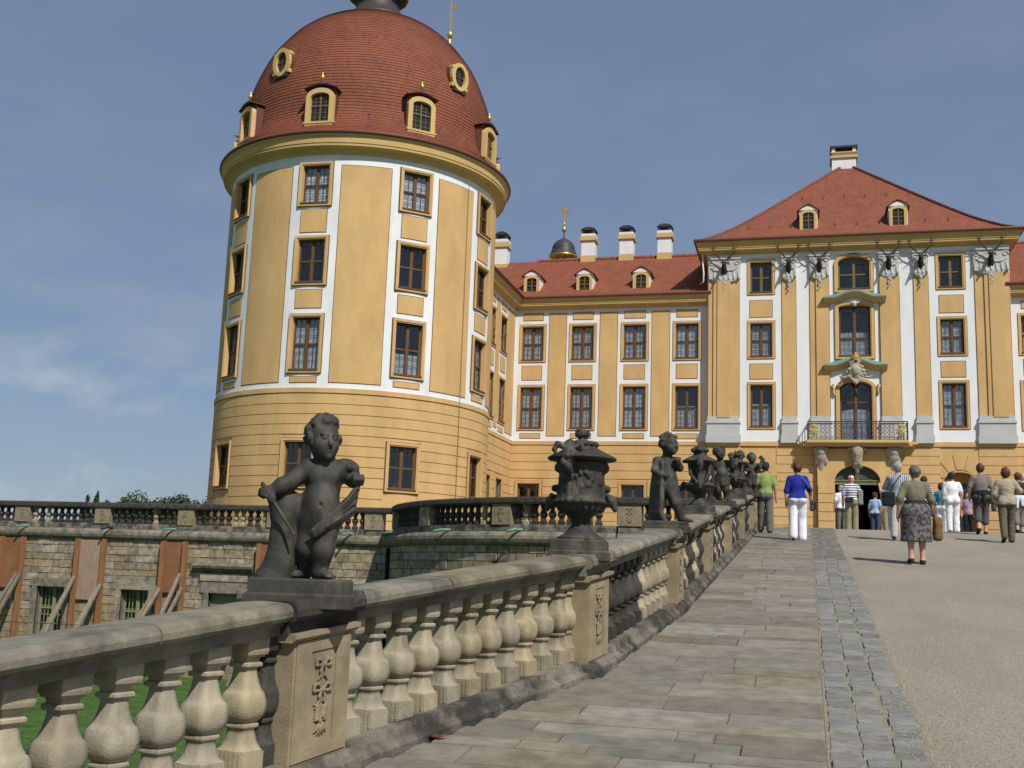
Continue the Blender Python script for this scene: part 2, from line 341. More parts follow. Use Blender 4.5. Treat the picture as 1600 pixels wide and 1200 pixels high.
# ================================================================== SETTING
GS = .106
def gz(y):
    if y < 30: return GS*y
    if y < 33: t = y-30; return 3.18+.106*t-.086/6*t*t
    return 3.369+.02*(y-33)
PED = [(-3.40, 2.44), (-2.64, 5.70), (-1.78, 9.06), (-1.55, 12.90), (-1.52, 16.75), (-1.48, 20.5), (-1.45, 24.2), (-1.42, 27.9), (-1.45, 31.3), (-1.7, 34.0)]
def rail_x(y):
    for (x0, y0), (x1, y1) in zip(PED, PED[1:]):
        if y <= y1: return x0+(x1-x0)*(y-y0)/(y1-y0)
    return PED[-1][0]
mb = MB(); S = 2500; mb.add([(-S, -S, -2.6), (S, -S, -2.6), (S, S, -2.6), (-S, S, -2.6)], [(0, 1, 2, 3)])
lawn = mb.build('lawn', GRASS); tag(lawn, 'green lawn below the ramp and terrace', 'lawn', kind='structure')
# ramp body and forecourt
mb = MB(); ys = [-14, -6, 0, 4, 8, 12, 16, 20, 24, 28]+[30+.25*i for i in range(13)]+[36, 42, 48, 55, 64]
for a, b in zip(ys, ys[1:]):
    xl = lambda y: rail_x(max(y, 2.44))-.36
    A = [(xl(a), a, gz(a)), (7.2, a, gz(a)), (7.2, b, gz(b)), (xl(b), b, gz(b))]
    mb.add(A, [(0, 1, 2, 3)])
    lo = [(p[0], p[1], -3) for p in A]
    if a < 34: mb.add(A+lo, [(0, 3, 7, 4), (1, 2, 6, 5)])
p = [(xl(-14), -14, gz(-14)), (7.2, -14, gz(-14)), (7.2, -14, -3), (xl(-14), -14, -3)]; mb.add(p, [(0, 1, 2, 3)])
ramp_o = mb.build('ramp', GRAV); tag(ramp_o, 'pale gravel ramp climbing to the castle gate', 'ramp', kind='structure')
# loose grit lying on the ramp
mb = MB(); rg = random.Random(3)
for i in range(15000):
    y = 5.2+rg.random()**2.2*22; x = rg.uniform(.52, 6.6 if y > 12 else 3.2); r = rg.uniform(.003, .010); z = gz(y)+r*.3+(.016 if x < .7 else 0); a = rg.uniform(0, 6.3)
    q = [(x+r*math.cos(a+t)*1.2, y+r*math.sin(a+t), z-r*.6) for t in (0, 2.1, 4.2)]+[(x+rg.uniform(-r, r)*.4, y, z+r*.7)]
    mb.add(q, [(0, 1, 3), (1, 2, 3), (2, 0, 3)])
grit = mb.build('grit', M('grit', (.30, .265, .2), .9, .45, 130)); grit.parent = ramp_o; tag(grit, kind='stuff')
# stone piece meshes (unit boxes with worn edges)
def stone_unit(seed, inset=.02, jit=.01, top=.1):
    rg = random.Random(seed); vs = []
    for z, ins in ((-.5, 0), (.5-top, 0), (.5, inset)):
        for sx, sy in ((-1, -1), (1, -1), (1, 1), (-1, 1)):
            vs.append((sx*(.5-ins)+rg.uniform(-jit, jit), sy*(.5-ins)+rg.uniform(-jit, jit), z+rg.uniform(-jit, jit)*(z > 0)*2))
    fs = [(0, 1, 5, 4), (1, 2, 6, 5), (2, 3, 7, 6), (3, 0, 4, 7), (4, 5, 9, 8), (5, 6, 10, 9), (6, 7, 11, 10), (7, 4, 8, 11), (8, 9, 10, 11)]
    return MB().add(vs, fs).mesh('stone_%d' % seed)
def units(prefix, n, mat, *a):
    L_ = []
    for i in range(n):
        me = stone_unit(hash_(prefix)+i, *a); me.name = prefix; me.materials.append(mat); L_.append(me)
    return L_
def hash_(s): return sum(ord(c)*(i+3) for i, c in enumerate(s))
slope = math.atan(GS)
def lay(meshes, name, parent, x, y, w, l, top, t=.08):
    o = link(name, random.choice(meshes), None, parent); th = slope if y < 31 else .03
    o.location = (x, y, gz(y)+top-t/2); o.rotation_euler = (th, 0, random.choice((0, math.pi))); o.scale = (w, l, t)
    if o.rotation_euler[2]: o.rotation_euler[0] = -th
    return o
# flagstone walkway
mb = MB()
for a, b in zip(ys, ys[1:]):
    if a < -6 or b > 34: continue
    f = lambda y: rail_x(max(y, 2.44))+.18
    mb.add([(f(a), a, gz(a)+.004), (.62, a, gz(a)+.004), (.62, b, gz(b)+.004), (f(b), b, gz(b)+.004)], [(0, 1, 2, 3)])
walk = mb.build('walkway', EARTH); tag(walk, 'sandstone flag walkway beside the balustrade', 'walkway', kind='structure')
FL = units('flagstone', 6, FLAG, .008, .003, .12)
y = 2.6; rg = random.Random(11)
while y < 33:
    l = rg.choice((.20, .26, .32, .38, .42, .48)) if y < 16 else rg.choice((.4, .55, .7))
    xl_ = rail_x(y+l/2)+.235; xr_ = .10; W = xr_-xl_; n = rg.choice((1, 2, 2, 3)) if W > 1.2 else rg.choice((1, 2)); n = n+1 if W > 2.1 else n
    cuts = [0]+sorted(min(.93, max(.07, (i+1)/n+rg.uniform(-.16, .16))) for i in range(n-1))+[1]
    for a, b in zip(cuts, cuts[1:]):
        w_ = (b-a)*W
        lay(FL, 'flagstone', walk, xl_+(a+b)/2*W, y+l/2, w_-.012, l-.012, .024+rg.uniform(-.004, .004))
    y += l
strip = MB()
for a, b in zip(ys, ys[1:]):
    if a < -6 or b > 34: continue
    strip.add([(.10, a, gz(a)+.008), (.69, a, gz(a)+.008), (.69, b, gz(b)+.008), (.10, b, gz(b)+.008)], [(0, 1, 2, 3)])
strip = strip.build('sett_gutter', EARTH); tag(strip, 'three rows of grey slate setts between walkway and gravel', 'gutter', kind='structure')
SE = units('sett', 8, SETT, .06, .022, .25); n_s = 0; far = MB()
rows = [[], [], []]
for c in range(3):
    y = 3.2+rg.random()*.1
    while y < 33:
        l = rg.uniform(.11, .25); rows[c].append((y, l)); y += l
allset = sorted([(y, l, c) for c in range(3) for y, l in rows[c]])
for y, l, c in allset:
    x = .205+c*.183+rg.uniform(-.008, .008)+(rg.uniform(-.008, .022) if c == 2 else 0)
    if n_s < 297:
        o = lay(SE, 'sett', strip, x, y+l/2, .182+rg.uniform(-.010, .004), l-.006, .016+rg.uniform(-.006, .008), .10); o.rotation_euler[1] = rg.uniform(-.03, .03); n_s += 1
    else:
        t = gz(y+l/2)+.018+rg.uniform(-.006, .006); w_ = .083
        far.box(ident, x-w_, x+w_, t-.06, t, y+.01, y+l-.01)
fo = far.build('far_setts', M('slate_sett_far', (.205, .202, .187), .8, .45, 9, .6, 28, stretch=(1, 3, 1), col2=(.12, .11, .09), s2=3, t2=(.55, .7), a2=.6), strip); tag(fo, kind='stuff')
# terrace floor
TY, BC, BR_ = 41.6, (-5.6, 44.6), 10.4; FY = BC[1]-BR_; TF = 3.30
arc0 = -math.degrees(math.acos((BC[1]-TY)/BR_))
pts = [(-70, 80), (-70, TY)]+[(BC[0]+BR_*math.sin(R_(a)), BC[1]-BR_*math.cos(R_(a))) for a in np.linspace(arc0, 0, 24)]+[(-1.9, FY), (-1.9, 80)]
pts2 = [(6.9, 80), (6.9, FY), (10.8, FY)]+[(2*2.6-BC[0]-BR_*math.sin(R_(a)), BC[1]-BR_*math.cos(R_(a))) for a in np.linspace(0, arc0, 24)]+[(70, TY), (70, 80)]
mb = MB()
for pp in (pts, pts2):
    inset = pp; n = len(pp)
    mb.add([(x, y, TF) for x, y in pp], [tuple(range(n))])
    mb.add([(x, y+1.9, TF) for x, y in pp]+[(x, y+1.9, -3) for x, y in pp], [(i, (i+1) % n, n+(i+1) % n, n+i) for i in range(n)])
ter = mb.build('terrace', MORT); tag(ter, 'castle terrace platform of packed gravel', 'terrace', kind='structure')

# ================================================================== CASTLE
_wc = {}; _cr = random.Random(17)
def ring(mb, w, h, o, y0, y1, t, mi=0, rise=0):
    """rectangular or segment-arched frame: inner size w+2o x h(+o both), thickness t, from y0 to y1"""
    a = w/2+o
    if not rise:
        mb.box(CART, -a-t, -a, -o, h+o, y0, y1, mi=mi); mb.box(CART, a, a+t, -o, h+o, y0, y1, mi=mi)
        mb.box(CART, -a-t, a+t, h+o, h+o+t, y0, y1, mi=mi); mb.box(CART, -a-t, a+t, -o-t, -o, y0, y1, mi=mi)
    else:
        mb.box(CART, -a-t, -a, -o, h-rise, y0, y1, mi=mi); mb.box(CART, a, a+t, -o, h-rise, y0, y1, mi=mi); mb.box(CART, -a-t, a+t, -o-t, -o, y0, y1, mi=mi)
        n = 12
        def arc(f, ex): return (f*(w/2+ex), h-rise+(rise+ex)*math.sqrt(max(0, 1-f*f)) if ex == 0 or True else 0)
        fi = [math.sin(R_(-90+180*i/n)) for i in range(n+1)]
        for p, q in zip(fi, fi[1:]):
            v = []
            for yy in (y0, y1):
                for f, e in ((p, o), (q, o), (q, o+t), (p, o+t)):
                    X, Z = arc(f, e); v.append((X, yy, Z))
            mb.add(v, [(0, 1, 2, 3), (7, 6, 5, 4), (0, 1, 5, 4), (3, 2, 6, 7), (0, 3, 7, 4), (1, 2, 6, 5)], mi)
def outline(w, h, rise, n=12):
    if not rise: return [(-w/2, 0), (w/2, 0), (w/2, h), (-w/2, h)]
    return [(-w/2, 0), (w/2, 0)]+[(w/2*math.sin(R_(90-180*i/n)), h-rise+rise*math.cos(R_(90-180*i/n))) for i in range(n+1)]
def window(parent, loc, rz, w, h, curtain=False, surround=True, wood=None, rise=0, cols=4, rws=6, trans=.5, sur=.15, depth=.14, proud=.07):
    wood = wood or WOOD; key = (round(w, 3), round(h, 3), wood.name, rise, cols, rws, trans, sur, depth, proud)
    if key not in _wc:
        f = MB(); y0, y1 = depth, depth+.07
        ring(f, w-.14, h-.07, 0, y0, y1, .07, 0, rise) if rise else None
        if not rise:
            f.box(CART, -w/2, -w/2+.065, 0, h, y0, y1); f.box(CART, w/2-.065, w/2, 0, h, y0, y1)
            f.box(CART, -w/2+.065, w/2-.065, 0, .075, y0, y1); f.box(CART, -w/2+.065, w/2-.065, h-.065, h, y0, y1)
        top = h-.065; zt = h*trans
        f.box(CART, -.05, .05, .075, top-(0 if not rise else .02), y0-.012, y1-.004); f.box(CART, -w/2+.065, -.05, zt-.035, zt+.035, y0-.006, y1-.006); f.box(CART, .05, w/2-.065, zt-.035, zt+.035, y0-.006, y1-.006)
        for s in (-1, 1):      # sash stiles
            for a, b in ((.075, zt-.035), (zt+.035, top-(rise*.0))):
                xo, xi = (w/2-.065), .05
                for x in (xo-.03, xi):
                    hh = b if (not rise or x == xi) else min(b, h-rise+.02)
                    if hh > a: f.box(CART, min(s*x, s*(x+.03)), max(s*x, s*(x+.03)), a, hh, y0+.012, y1-.012)
        lb = MB(); xs = []
        nc = cols//2
        for s in (-1, 1):
            for i in range(1, nc):
                x = s*(.08+(w/2-.095-.08)*i/nc); hh = top if not rise else h-rise*.35
                bt = .018 if wood is OLIVE else .009; lb.box(CART, x-bt, x+bt, .08, hh, y0+.022, y0+.04)
        for i in range(1, rws):
            z = .075+(top-.075)*i/rws
            if abs(z-zt) < .08 or (rise and z > h-rise*.6): continue
            bt = .016 if wood is OLIVE else .008; lb.box(CART, -w/2+.07, w/2-.07, z-bt, z+bt, y0+.024, y0+.038)
        g = MB(); ol = outline(w-.04, h-.02, rise); g.add([(x, y0+.045, z) for x, z in ol], [tuple(range(len(ol)))])
        c = MB(); n = 22; m_ = outline(w-.1, h-.05, rise)
        vs = []; 
        for i in range(n+1):
            x = -w/2+.05+(w-.1)*i/n
            if abs(x) < .035: pass
            zz = h-.05 if not rise else h-rise+rise*math.sqrt(max(0, 1-(2*x/w)**2))-.05
            yy = y0+.095+.02*math.sin(i*2.1); vs += [(x, yy, .03), (x, yy, zz)]
        c.add(vs, [(2*i, 2*i+2, 2*i+3, 2*i+1) for i in range(n)], 0, True)
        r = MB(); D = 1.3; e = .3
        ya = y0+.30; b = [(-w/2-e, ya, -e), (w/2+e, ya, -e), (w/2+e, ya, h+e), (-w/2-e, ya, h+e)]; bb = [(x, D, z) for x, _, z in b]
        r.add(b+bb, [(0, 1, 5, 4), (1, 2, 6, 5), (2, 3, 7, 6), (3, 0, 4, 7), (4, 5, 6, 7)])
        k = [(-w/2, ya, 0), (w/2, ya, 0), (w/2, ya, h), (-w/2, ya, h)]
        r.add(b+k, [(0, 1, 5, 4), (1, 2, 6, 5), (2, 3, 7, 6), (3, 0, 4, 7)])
        u = MB()
        ring(u, w, h, sur+.0, -.022, .01, .03, 1, rise)
        ring(u, w, h, .05, -proud, .02, sur-.05, 0, rise); ring(u, w, h, 0, -proud+.03, depth+.01, .052, 0, rise)
        if rise:   # spandrel fill between arch and square opening
            aw = w/2+.04
            for s in (-1, 1):
                q = [(s*aw, h-rise), (s*aw, h+.02)]+[(s*aw*math.sin(R_(t)), h-rise+(rise+.02)*math.cos(R_(t))) for t in range(0, 91, 10)]
                u.prism(q, CART, .0, .06, 0)
        sl_ = MB(); sl_.box(CART, -w/2-.03, w/2+.03, -.05, .012, -proud-.035, depth)
        _wc[key] = [x.mesh(nm) for x, nm in ((f, 'window'), (lb, 'lead_bars'), (g, 'pane'), (c, 'curtain'), (r, 'room'), (u, 'surround'), (sl_, 'sill'))]
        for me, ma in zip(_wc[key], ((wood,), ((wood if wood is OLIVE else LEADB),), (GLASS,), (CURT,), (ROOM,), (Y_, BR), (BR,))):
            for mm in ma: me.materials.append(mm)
    f, lb, g, c, r, u, sl_ = _wc[key]
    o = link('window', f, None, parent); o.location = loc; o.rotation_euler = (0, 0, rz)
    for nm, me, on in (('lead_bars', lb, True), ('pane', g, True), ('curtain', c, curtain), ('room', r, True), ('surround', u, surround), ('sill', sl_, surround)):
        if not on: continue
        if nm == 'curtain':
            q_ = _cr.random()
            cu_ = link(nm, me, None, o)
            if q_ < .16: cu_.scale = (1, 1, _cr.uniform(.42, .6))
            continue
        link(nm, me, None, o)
    return o
def panel(parent, P, u0, u1, v0, v1, n=1, ou=.03, ov=.03, d=.024, name='wall_panel'):
    mb = MB(); mb.box(P, u0, u1, v0, v1, -.01, d, n, 0); mb.box(P, u0-ou, u1+ou, v0-ov, v1+ov, -.01, d*.5, n, 1)
    return mb.build(name, [Y_, BR], parent)
def course_profile(pr, n, lip):
    """resample a (r,z) profile into n tile courses with a small lip"""
    pr = np.array(pr, float); d = np.r_[0, np.cumsum(np.hypot(*np.diff(pr, axis=0).T))]; t = np.linspace(0, d[-1], n+1)
    r = np.interp(t, d, pr[:, 0]); z = np.interp(t, d, pr[:, 1]); out = []
    for i in range(n):
        tr, tz = r[i+1]-r[i], z[i+1]-z[i]; q = math.hypot(tr, tz); nx, nz = tz/q, -tr/q
        out += [(r[i], z[i]), (r[i]+nx*lip, z[i]+nz*lip), (r[i+1]+nx*lip*.1, z[i+1]+nz*lip*.1)]
    return out
def spline(pts, n=8):
    P = [np.array(p, float) for p in pts]; P = [2*P[0]-P[1]]+P+[2*P[-1]-P[-2]]; out = []
    for i in range(1, len(P)-2):
        for k in range(n):
            t = k/n; a, b, c, d = P[i-1:i+3]
            out.append(tuple(.5*((2*b)+(c-a)*t+(2*a-5*b+4*c-d)*t*t+(3*b-a-3*c+d)*t**3)))
    return out+[tuple(P[-2])]

# ---------------------------------------------------------------- round tower
TC, TR = (-21.1, 50.12), 6.48
def round_tower(C, label, full=True):
    root = empty('round_tower', (C[0], C[1], 3.0), 0, label, 'tower')
    inv = lambda P: (lambda u, v, d: (lambda p: (p[0]-C[0], p[1]-C[1], p[2]-3.0))(P(u, v, d)))
    P = inv(cylmap(C, TR)); RW = [(17.70, 1.72), (14.11, 1.92), (10.24, 2.29)]; hw = 5.55
    cols_ = [2.5+40*k for k in range(-4, 5)] if full else []
    ops = []; gops = []
    for a in cols_:
        for z, h in RW: ops.append((a-hw, a+hw, z, z+h))
        gops.append((a-hw, a+hw, 5.3, 7.12))
    a0, a1 = -177.5, 182.5
    mb = MB(); wall_sheet(mb, P, a0, a1, 9.44, 20.0, ops, .14, 0, 3.0, 1); mb.build('upper_wall', [W_, Y_], root)
    mb = MB(); wall_sheet(mb, P, a0, a1, 2.5, 9.44, gops, .14, 0, 3.0)
    big = [(a-1.6, b+1.6, c-.18, d+.18) for a, b, c, d in gops]; courses(mb, P, a0, a1, 2.6, 9.20, big, .455, .035, .035, 0, 3.0)
    mb.box(P, a0, a1, 9.235, 9.44, -.02, .07, 120); mb.build('rusticated_base', Y_, root)
    for a in cols_:
        panel(root, P, a+10.2, a+29.8-.2, 9.70, 19.42, 9, .25, .03)
        for z0, z1 in ((16.36, 17.40), (12.95, 13.76), (9.68, 9.92)): panel(root, P, a-5.3, a+5.3, z0, z1, 5, .25, .03)
        for i, (z, h) in enumerate(RW):
            q = P(a, z, -.02); window(root, q, R_(a), 2*TR*math.sin(R_(hw)), h, curtain=(i == 2 or (i == 0 and a in (2.5, 42.5))), rws=6, proud=.09)
        q = P(a, 5.3, -.02); window(root, q, R_(a), 2*TR*math.sin(R_(hw)), 1.82, proud=.09)
    mb = MB(); c0 = (0, 0); zz = lambda L_: [(r, z-3.0) for r, z in L_]
    mb.lathe(zz([(6.4, 19.90), (6.54, 19.92), (6.56, 20.02), (6.63, 20.06), (6.65, 20.12), (6.90, 20.20), (6.90, 20.18), (6.93, 20.18), (6.94, 20.28), (6.97, 20.30), (7.0, 20.55), (7.08, 20.62), (7.10, 20.70), (6.9, 20.78)]), 128, c0, smooth=False); mb.build('cornice', YC, root)
    mb = MB(); mb.lathe(zz([(7.0, 20.66), (7.14, 20.68), (7.18, 20.76), (7.14, 20.84), (6.95, 20.86)]), 128, c0); mb.build('gutter', GUT, root)
    pr = spline([(7.06, 20.86), (6.62, 21.3), (6.25, 21.85), (6.12, 22.5), (6.1, 23.4), (5.98, 24.3), (5.72, 25.2), (5.2, 26.4), (4.7, 27.15), (4.03, 27.95), (3.2, 28.6), (2.2, 29.15), (1.55, 29.5)], 6)
    mb = MB(); mb.lathe(zz(course_profile(pr, 70, .022)), 120, c0, smooth=False); dome = mb.build('dome', TILE, root)
    mb = MB(); mb.lathe(zz(spline([(2.0, 29.22), (1.95, 29.4), (1.5, 29.66), (1.18, 30.1), (1.02, 30.8)], 5)), 24, c0); mb.build('lantern_skirt', LEAD, root)
    mb = MB(); mb.lathe(zz([(1.05, 32.9), (1.5, 33.0), (1.45, 33.15), (1.2, 33.6), (1.25, 34.2), (.9, 34.9), (.3, 35.3), (.08, 35.9), (.05, 37.2)]), 16, c0); lan = mb.build('lantern_lead', LEAD, root)
    mb = MB(); mb.lathe(zz([(.98, 30.72), (1.2, 30.75), (1.45, 30.82), (1.55, 30.94), (1.47, 31.02), (1.0, 31.1)]), 16, c0, 22.5, 382.5, smooth=False); mb.build('lantern_moulding', LEAD, root); mb = MB(); mb.lathe(zz([(1.51, 30.90), (1.57, 30.92), (1.57, 30.98), (1.51, 31.0)]), 16, c0, 22.5, 382.5, smooth=False, cap=False); mb.build('gilt_edge', GOLD, root)
    mb = MB(); mb.lathe(zz([(.95, 30.85), (.95, 32.95)]), 8, c0, 22.5, 382.5, smooth=False); mb.build('lantern_drum', YC, root)
    if not full: return root
    # dormers on the dome
    def dorm(a):
        P3 = lambda r, z: Vector(inv(cylmap(C, 0))(a, z, r))
        d = empty('dormer', P3(6.62, 21.42), R_(a), parent=root); w_, h = 1.02, 1.36
        m = MB(); m.prism([(-.66, -.05), (.66, -.05), (.66, h+.12)]+[(.66*math.cos(R_(t)), h+.12+.24*math.sin(R_(t))) for t in range(15, 180, 15)]+[(-.66, h+.12)], CART, .16, 2.1)
        m.build('cheek', GUT, d)
        m = MB(); ring(m, w_-.14, h, 0, -.06, .17, .22, 0, .2); m.box(CART, -.72, .72, -.1, -.02, -.09, .2); m.build('dormer_frame', YC, d)
        m = MB(); n = 14; vs = []
        for i in range(n+1):
            x = -.78+1.56*i/n; z = h+.20+.20*math.cos(x/.78*math.pi*.5)**1.2
            vs += [(x, -.11, z), (x, -.11, z+.04), (x, 1.9, z+.04), (x, 1.9, z)]
        m.add(vs, [(4*i+k, 4*i+(k+1) % 4, 4*i+4+(k+1) % 4, 4*i+4+k) for i in range(n) for k in range(4)]+[(0, 1, 2, 3), (4*n, 4*n+1, 4*n+2, 4*n+3)]); m.build('dormer_roof', GUT, d)
        m = MB(); m.lathe([(.16, h+.44), (.17, h+.5), (.08, h+.56), (.06, h+.68)], 10, (0, .1)); m.build('finial_base', LEAD, d)
        m = MB(); m.lathe([(.05, h+.66), (.09, h+.70), (.105, h+.78), (.09, h+.86), (.03, h+.92), (.035, h+.98), (.0, h+1.03)], 10, (0, .1)); m.build('finial', GOLD, d)
        dw = MB(); ww = w_-.16; ol = outline(ww, h-.02, .18); dw.add([(x, .12, z) for x, z in ol], [tuple(range(len(ol)))]); dw.build('pane', M('dark_pane', (.022, .024, .03), .15, .3, 6, spec=.6), d)
        m = MB(); m.box(CART, -.035, .035, 0, h-.03, .06, .1); m.box(CART, -ww/2, -.035, h*.54, h*.54+.06, .065, .1); m.box(CART, .035, ww/2, h*.54, h*.54+.06, .065, .1)
        for x in (-.24, .24): m.box(CART, x-.01, x+.01, 0, h-.1, .085, .1)
        for z in (.22, .45, .95, 1.12): m.box(CART, -ww/2, ww/2, z-.01, z+.01, .087, .1)
        m.build('mullion', WOODO, d)
    for a in cols_: dorm(a)
    def oculus(a):
        p = inv(cylmap(C, 0))(a, 24.28, 6.10); d = empty('oculus_dormer', p, R_(a), parent=root); rx, rz = .34, .5
        def ell(s, off=0): return [((rx+off)*math.cos(R_(t)), .62+(rz+off)*math.sin(R_(t))) for t in range(0, 360, 15)]
        m = MB(); A, B = ell(0, 0), ell(0, .19); n = len(A)
        B = [(x*(1.06 if abs(z-.62) < .5 else 1), z) for x, z in B]
        vs = [(x, -.04, z) for x, z in A]+[(x, -.04, z) for x, z in B]+[(x, .3, z) for x, z in A]+[(x, .3, z) for x, z in B]
        m.add(vs, [q for i in range(n) for j in ((i+1) % n,) for q in ((i, j, n+j, n+i), (n+i, n+j, 3*n+j, 3*n+i), (i, j, 2*n+j, 2*n+i))])
        for s in (-1, 1): m.box(CART, s*.46-.07, s*.46+.07, .05, .22, -.02, .25); m.box(CART, s*.44-.08, s*.44+.08, .95, 1.10, -.02, .25)
        m.build('oculus_frame', YC, d)
        m = MB(); m.prism([(x*1.08, z) for x, z in ell(0, .22)], CART, .1, 1.9); m.build('cheek', GUT, d)
        m = MB(); m.add([(x, .09, z) for x, z in A], [tuple(range(n))]); m.build('pane', MATS['dark_pane'], d)
        m = MB(); m.box(CART, -.02, .02, .14, 1.1, .05, .08); m.box(CART, -.33, -.02, .6, .64, .05, .08); m.box(CART, .02, .33, .6, .64, .05, .08); m.build('mullion', WOOD, d)
        m = MB(); m.box(CART, -.42, .42, -.12, -.0, .0, .5); m.build('lead_apron', LEAD, d)
    for a in (-21.5, 64, 156, 246): oculus(a)
    m = MB()
    for a in range(-150, 210, 15):
        for r, z in ((6.36, 21.82),):
            p = Vector(inv(cylmap(C, 0))(a+7, z, r)); m = MB(); m.tube([p, p+Vector((math.sin(R_(a+7))*.16, -math.cos(R_(a+7))*.16, .1))], .03, 5); m.build('snow_hook', GUT, root)
    m = MB(); m.tube([P(68.2, z, .08) for z in (3.2, 19.6)], .012, 5); m.build('lightning_conductor', BR, root)
    return root
round_tower(TC, 'yellow and white round tower with red tiled dome and dormers')
VX, VY = -22.55, 66.0
t = empty('roof_turret', (VX, VY, 20.0), 0, 'slender lead turret carrying the vane behind the dome', 'turret'); mb = MB(); mb.lathe([(.6, 0), (.6, 9.5)], 8, smooth=False); mb.build('shaft', YC, t)
mb = MB(); mb.lathe([(.75, 9.5), (.72, 9.8), (.5, 10.6), (.25, 11.6), (.08, 13.2), (.05, 14.6)], 12); mb.build('spirelet', LEAD, t)
mb = MB(); mb.tube([(VX, VY, 34.4), (VX, VY, 41.5)], [.05, .02], 6); mb.lathe([(.0, 36.75), (.14, 36.85), (.21, 37.05), (.14, 37.25), (.0, 37.35)], 14, (VX, VY)); mb.lathe([(.04, 35.9), (.13, 36.15), (.06, 36.6), (.04, 36.8)], 10, (VX, VY))
mb.prism([(VX, 38.95), (VX+.5, 38.75), (VX+.32, 39.0), (VX+.5, 39.3), (VX, 39.15)], CART, VY-.02, VY+.02)
v = mb.build('weather_vane', GOLD); tag(v, 'gilded ball and star vane on tall rod beside the dome', 'weathervane')

# ---------------------------------------------------------------- straight wings
def cornice_prof(z, s=1.0, h=1.0): return [(d, z+(q-z)*h) for d, q in cornice_raw(z, s)]
def cornice_raw(z, s=1.0): return [(0, z), (.06*s, z+.02), (.08*s, z+.12), (.15*s, z+.17), (.17*s, z+.22), (.44*s, z+.29), (.44*s, z+.27), (.47*s, z+.27), (.48*s, z+.37), (.51*s, z+.39), (.53*s, z+.64), (.61*s, z+.72), (.64*s, z+.84), (.4*s, z+.90)]
def sweep(mb, path, prof, mi=0):
    """path: list of ((x,y),(ox,oy)) corner points and offset directions"""
    k = len(prof); vs = [(x+ox*d, y+oy*d, z) for (x, y), (ox, oy) in path for d, z in prof]
    mb.add(vs, [(i*k+j, (i+1)*k+j, (i+1)*k+j+1, i*k+j+1) for i in range(len(path)-1) for j in range(k-1)], mi)
WY = 62.5
def dormer_small(root, x, Y0, z, back=2.4, dz0=0):
    d = empty('dormer', (x, Y0, z), 0, parent=root); w_, h = .86, 1.0
    m = MB(); m.prism([(-.5, 0), (.5, 0), (.5, 1.12), (.2, 1.34), (0, 1.42), (-.2, 1.34), (-.5, 1.12)], CART, .06, back); m.build('cheek', W_, d)
    m = MB(); ring(m, w_-.26, h, 0, -.05, .08, .17, 0, .14); m.prism([(-.5, h+.14), (.5, h+.14), (.22, h+.34), (0, h+.42), (-.22, h+.34)], CART, -.03, .055, 1); m.build('dormer_frame', [YC, W_], d)
    m = MB(); q = [(-.62, 1.08), (-.22, 1.38), (0, 1.47), (.22, 1.38), (.62, 1.08)]
    vs = [p for x_, z_ in q for p in ((x_, -.1, z_), (x_, -.1, z_+.05), (x_, back, z_+.05), (x_, back, z_))]
    m.add(vs, [(4*i+k, 4*i+(k+1) % 4, 4*i+4+(k+1) % 4, 4*i+4+k) for i in range(4) for k in range(4)]+[(0, 1, 2, 3), (16, 17, 18, 19)]); m.build('dormer_roof', TILE, d)
    ol = outline(.62, h, .12); m = MB(); m.add([(x_, .04, z_) for x_, z_ in ol], [tuple(range(len(ol)))]); m.build('pane', MATS['dark_pane'], d)
    m = MB(); m.box(CART, -.03, .03, 0, h, -.01, .03); m.box(CART, -.3, -.03, .5, .55, -.005, .03); m.box(CART, .03, .3, .5, .55, -.005, .03)
    for z_ in (.27, .76): m.box(CART, -.3, .3, z_-.012, z_+.012, .01, .03)
    m.build('mullion', WOODO, d)
    m = MB(); m.lathe([(.06, 1.45), (.05, 1.55), (.0, 1.6)], 8, (0, .0)); m.build('finial', LEAD, d)
    return d
def chimney(root, x, y, z0, z1, w_=.84, cap='arch'):
    c = empty('chimney', (x, y, z0), 0, parent=root); H = z1-z0; h = w_/2
    m = MB(); m.box(CART, -h-.04, h+.04, 0, H*.36, -h-.04, h+.04); m.build('shaft_foot', YC, c)
    m = MB(); m.box(CART, -h, h, H*.36, H*.74, -h, h); m.box(CART, -h-.03, h+.03, H*.86, H*.92, -h-.03, h+.03); m.build('shaft', W_, c)
    m = MB(); m.box(CART, -h-.10, h+.10, H*.74, H*.80, -h-.10, h+.10); m.box(CART, -h-.05, h+.05, H*.80, H*.86, -h-.05, h+.05); m.build('shaft_moulding', YC, c)
    m = MB()
    for sx in (-1, 1):
        for sy in (-1, 1): m.box(CART, min(sx*h, sx*(h-.16)), max(sx*h, sx*(h-.16)), H*.92, H*1.02, min(sy*h, sy*(h-.16)), max(sy*h, sy*(h-.16)))
    m.prism([(-h-.06, H*1.02), (h+.06, H*1.02), (h*.8, H*1.065), (h*.3, H*1.09), (-h*.3, H*1.09), (-h*.8, H*1.065)], CART, -h-.05, h+.05); m.build('shaft_cap', LEAD, c)
    return c
def roof_slope(mb, x0, x1, ye, ze, yr, zr, n, lip=.03, axis='x', bell=.5):
    pr = course_profile(spline([(0, 0), ((yr-ye)*.12, (zr-ze)*.085), ((yr-ye)*.35, (zr-ze)*.31), (yr-ye, zr-ze)], 6), n, lip)
    pr = [(a, b) for a, b in pr]; k = len(pr)
    if axis == 'x': vs = [(X, ye+a, ze+b) for X in (x0, x1) for a, b in pr]
    else: vs = [(ye+a, X, ze+b) for X in (x0, x1) for a, b in pr]
    mb.add(vs, [(j, k+j, k+j+1, j+1) for j in range(k-1)])
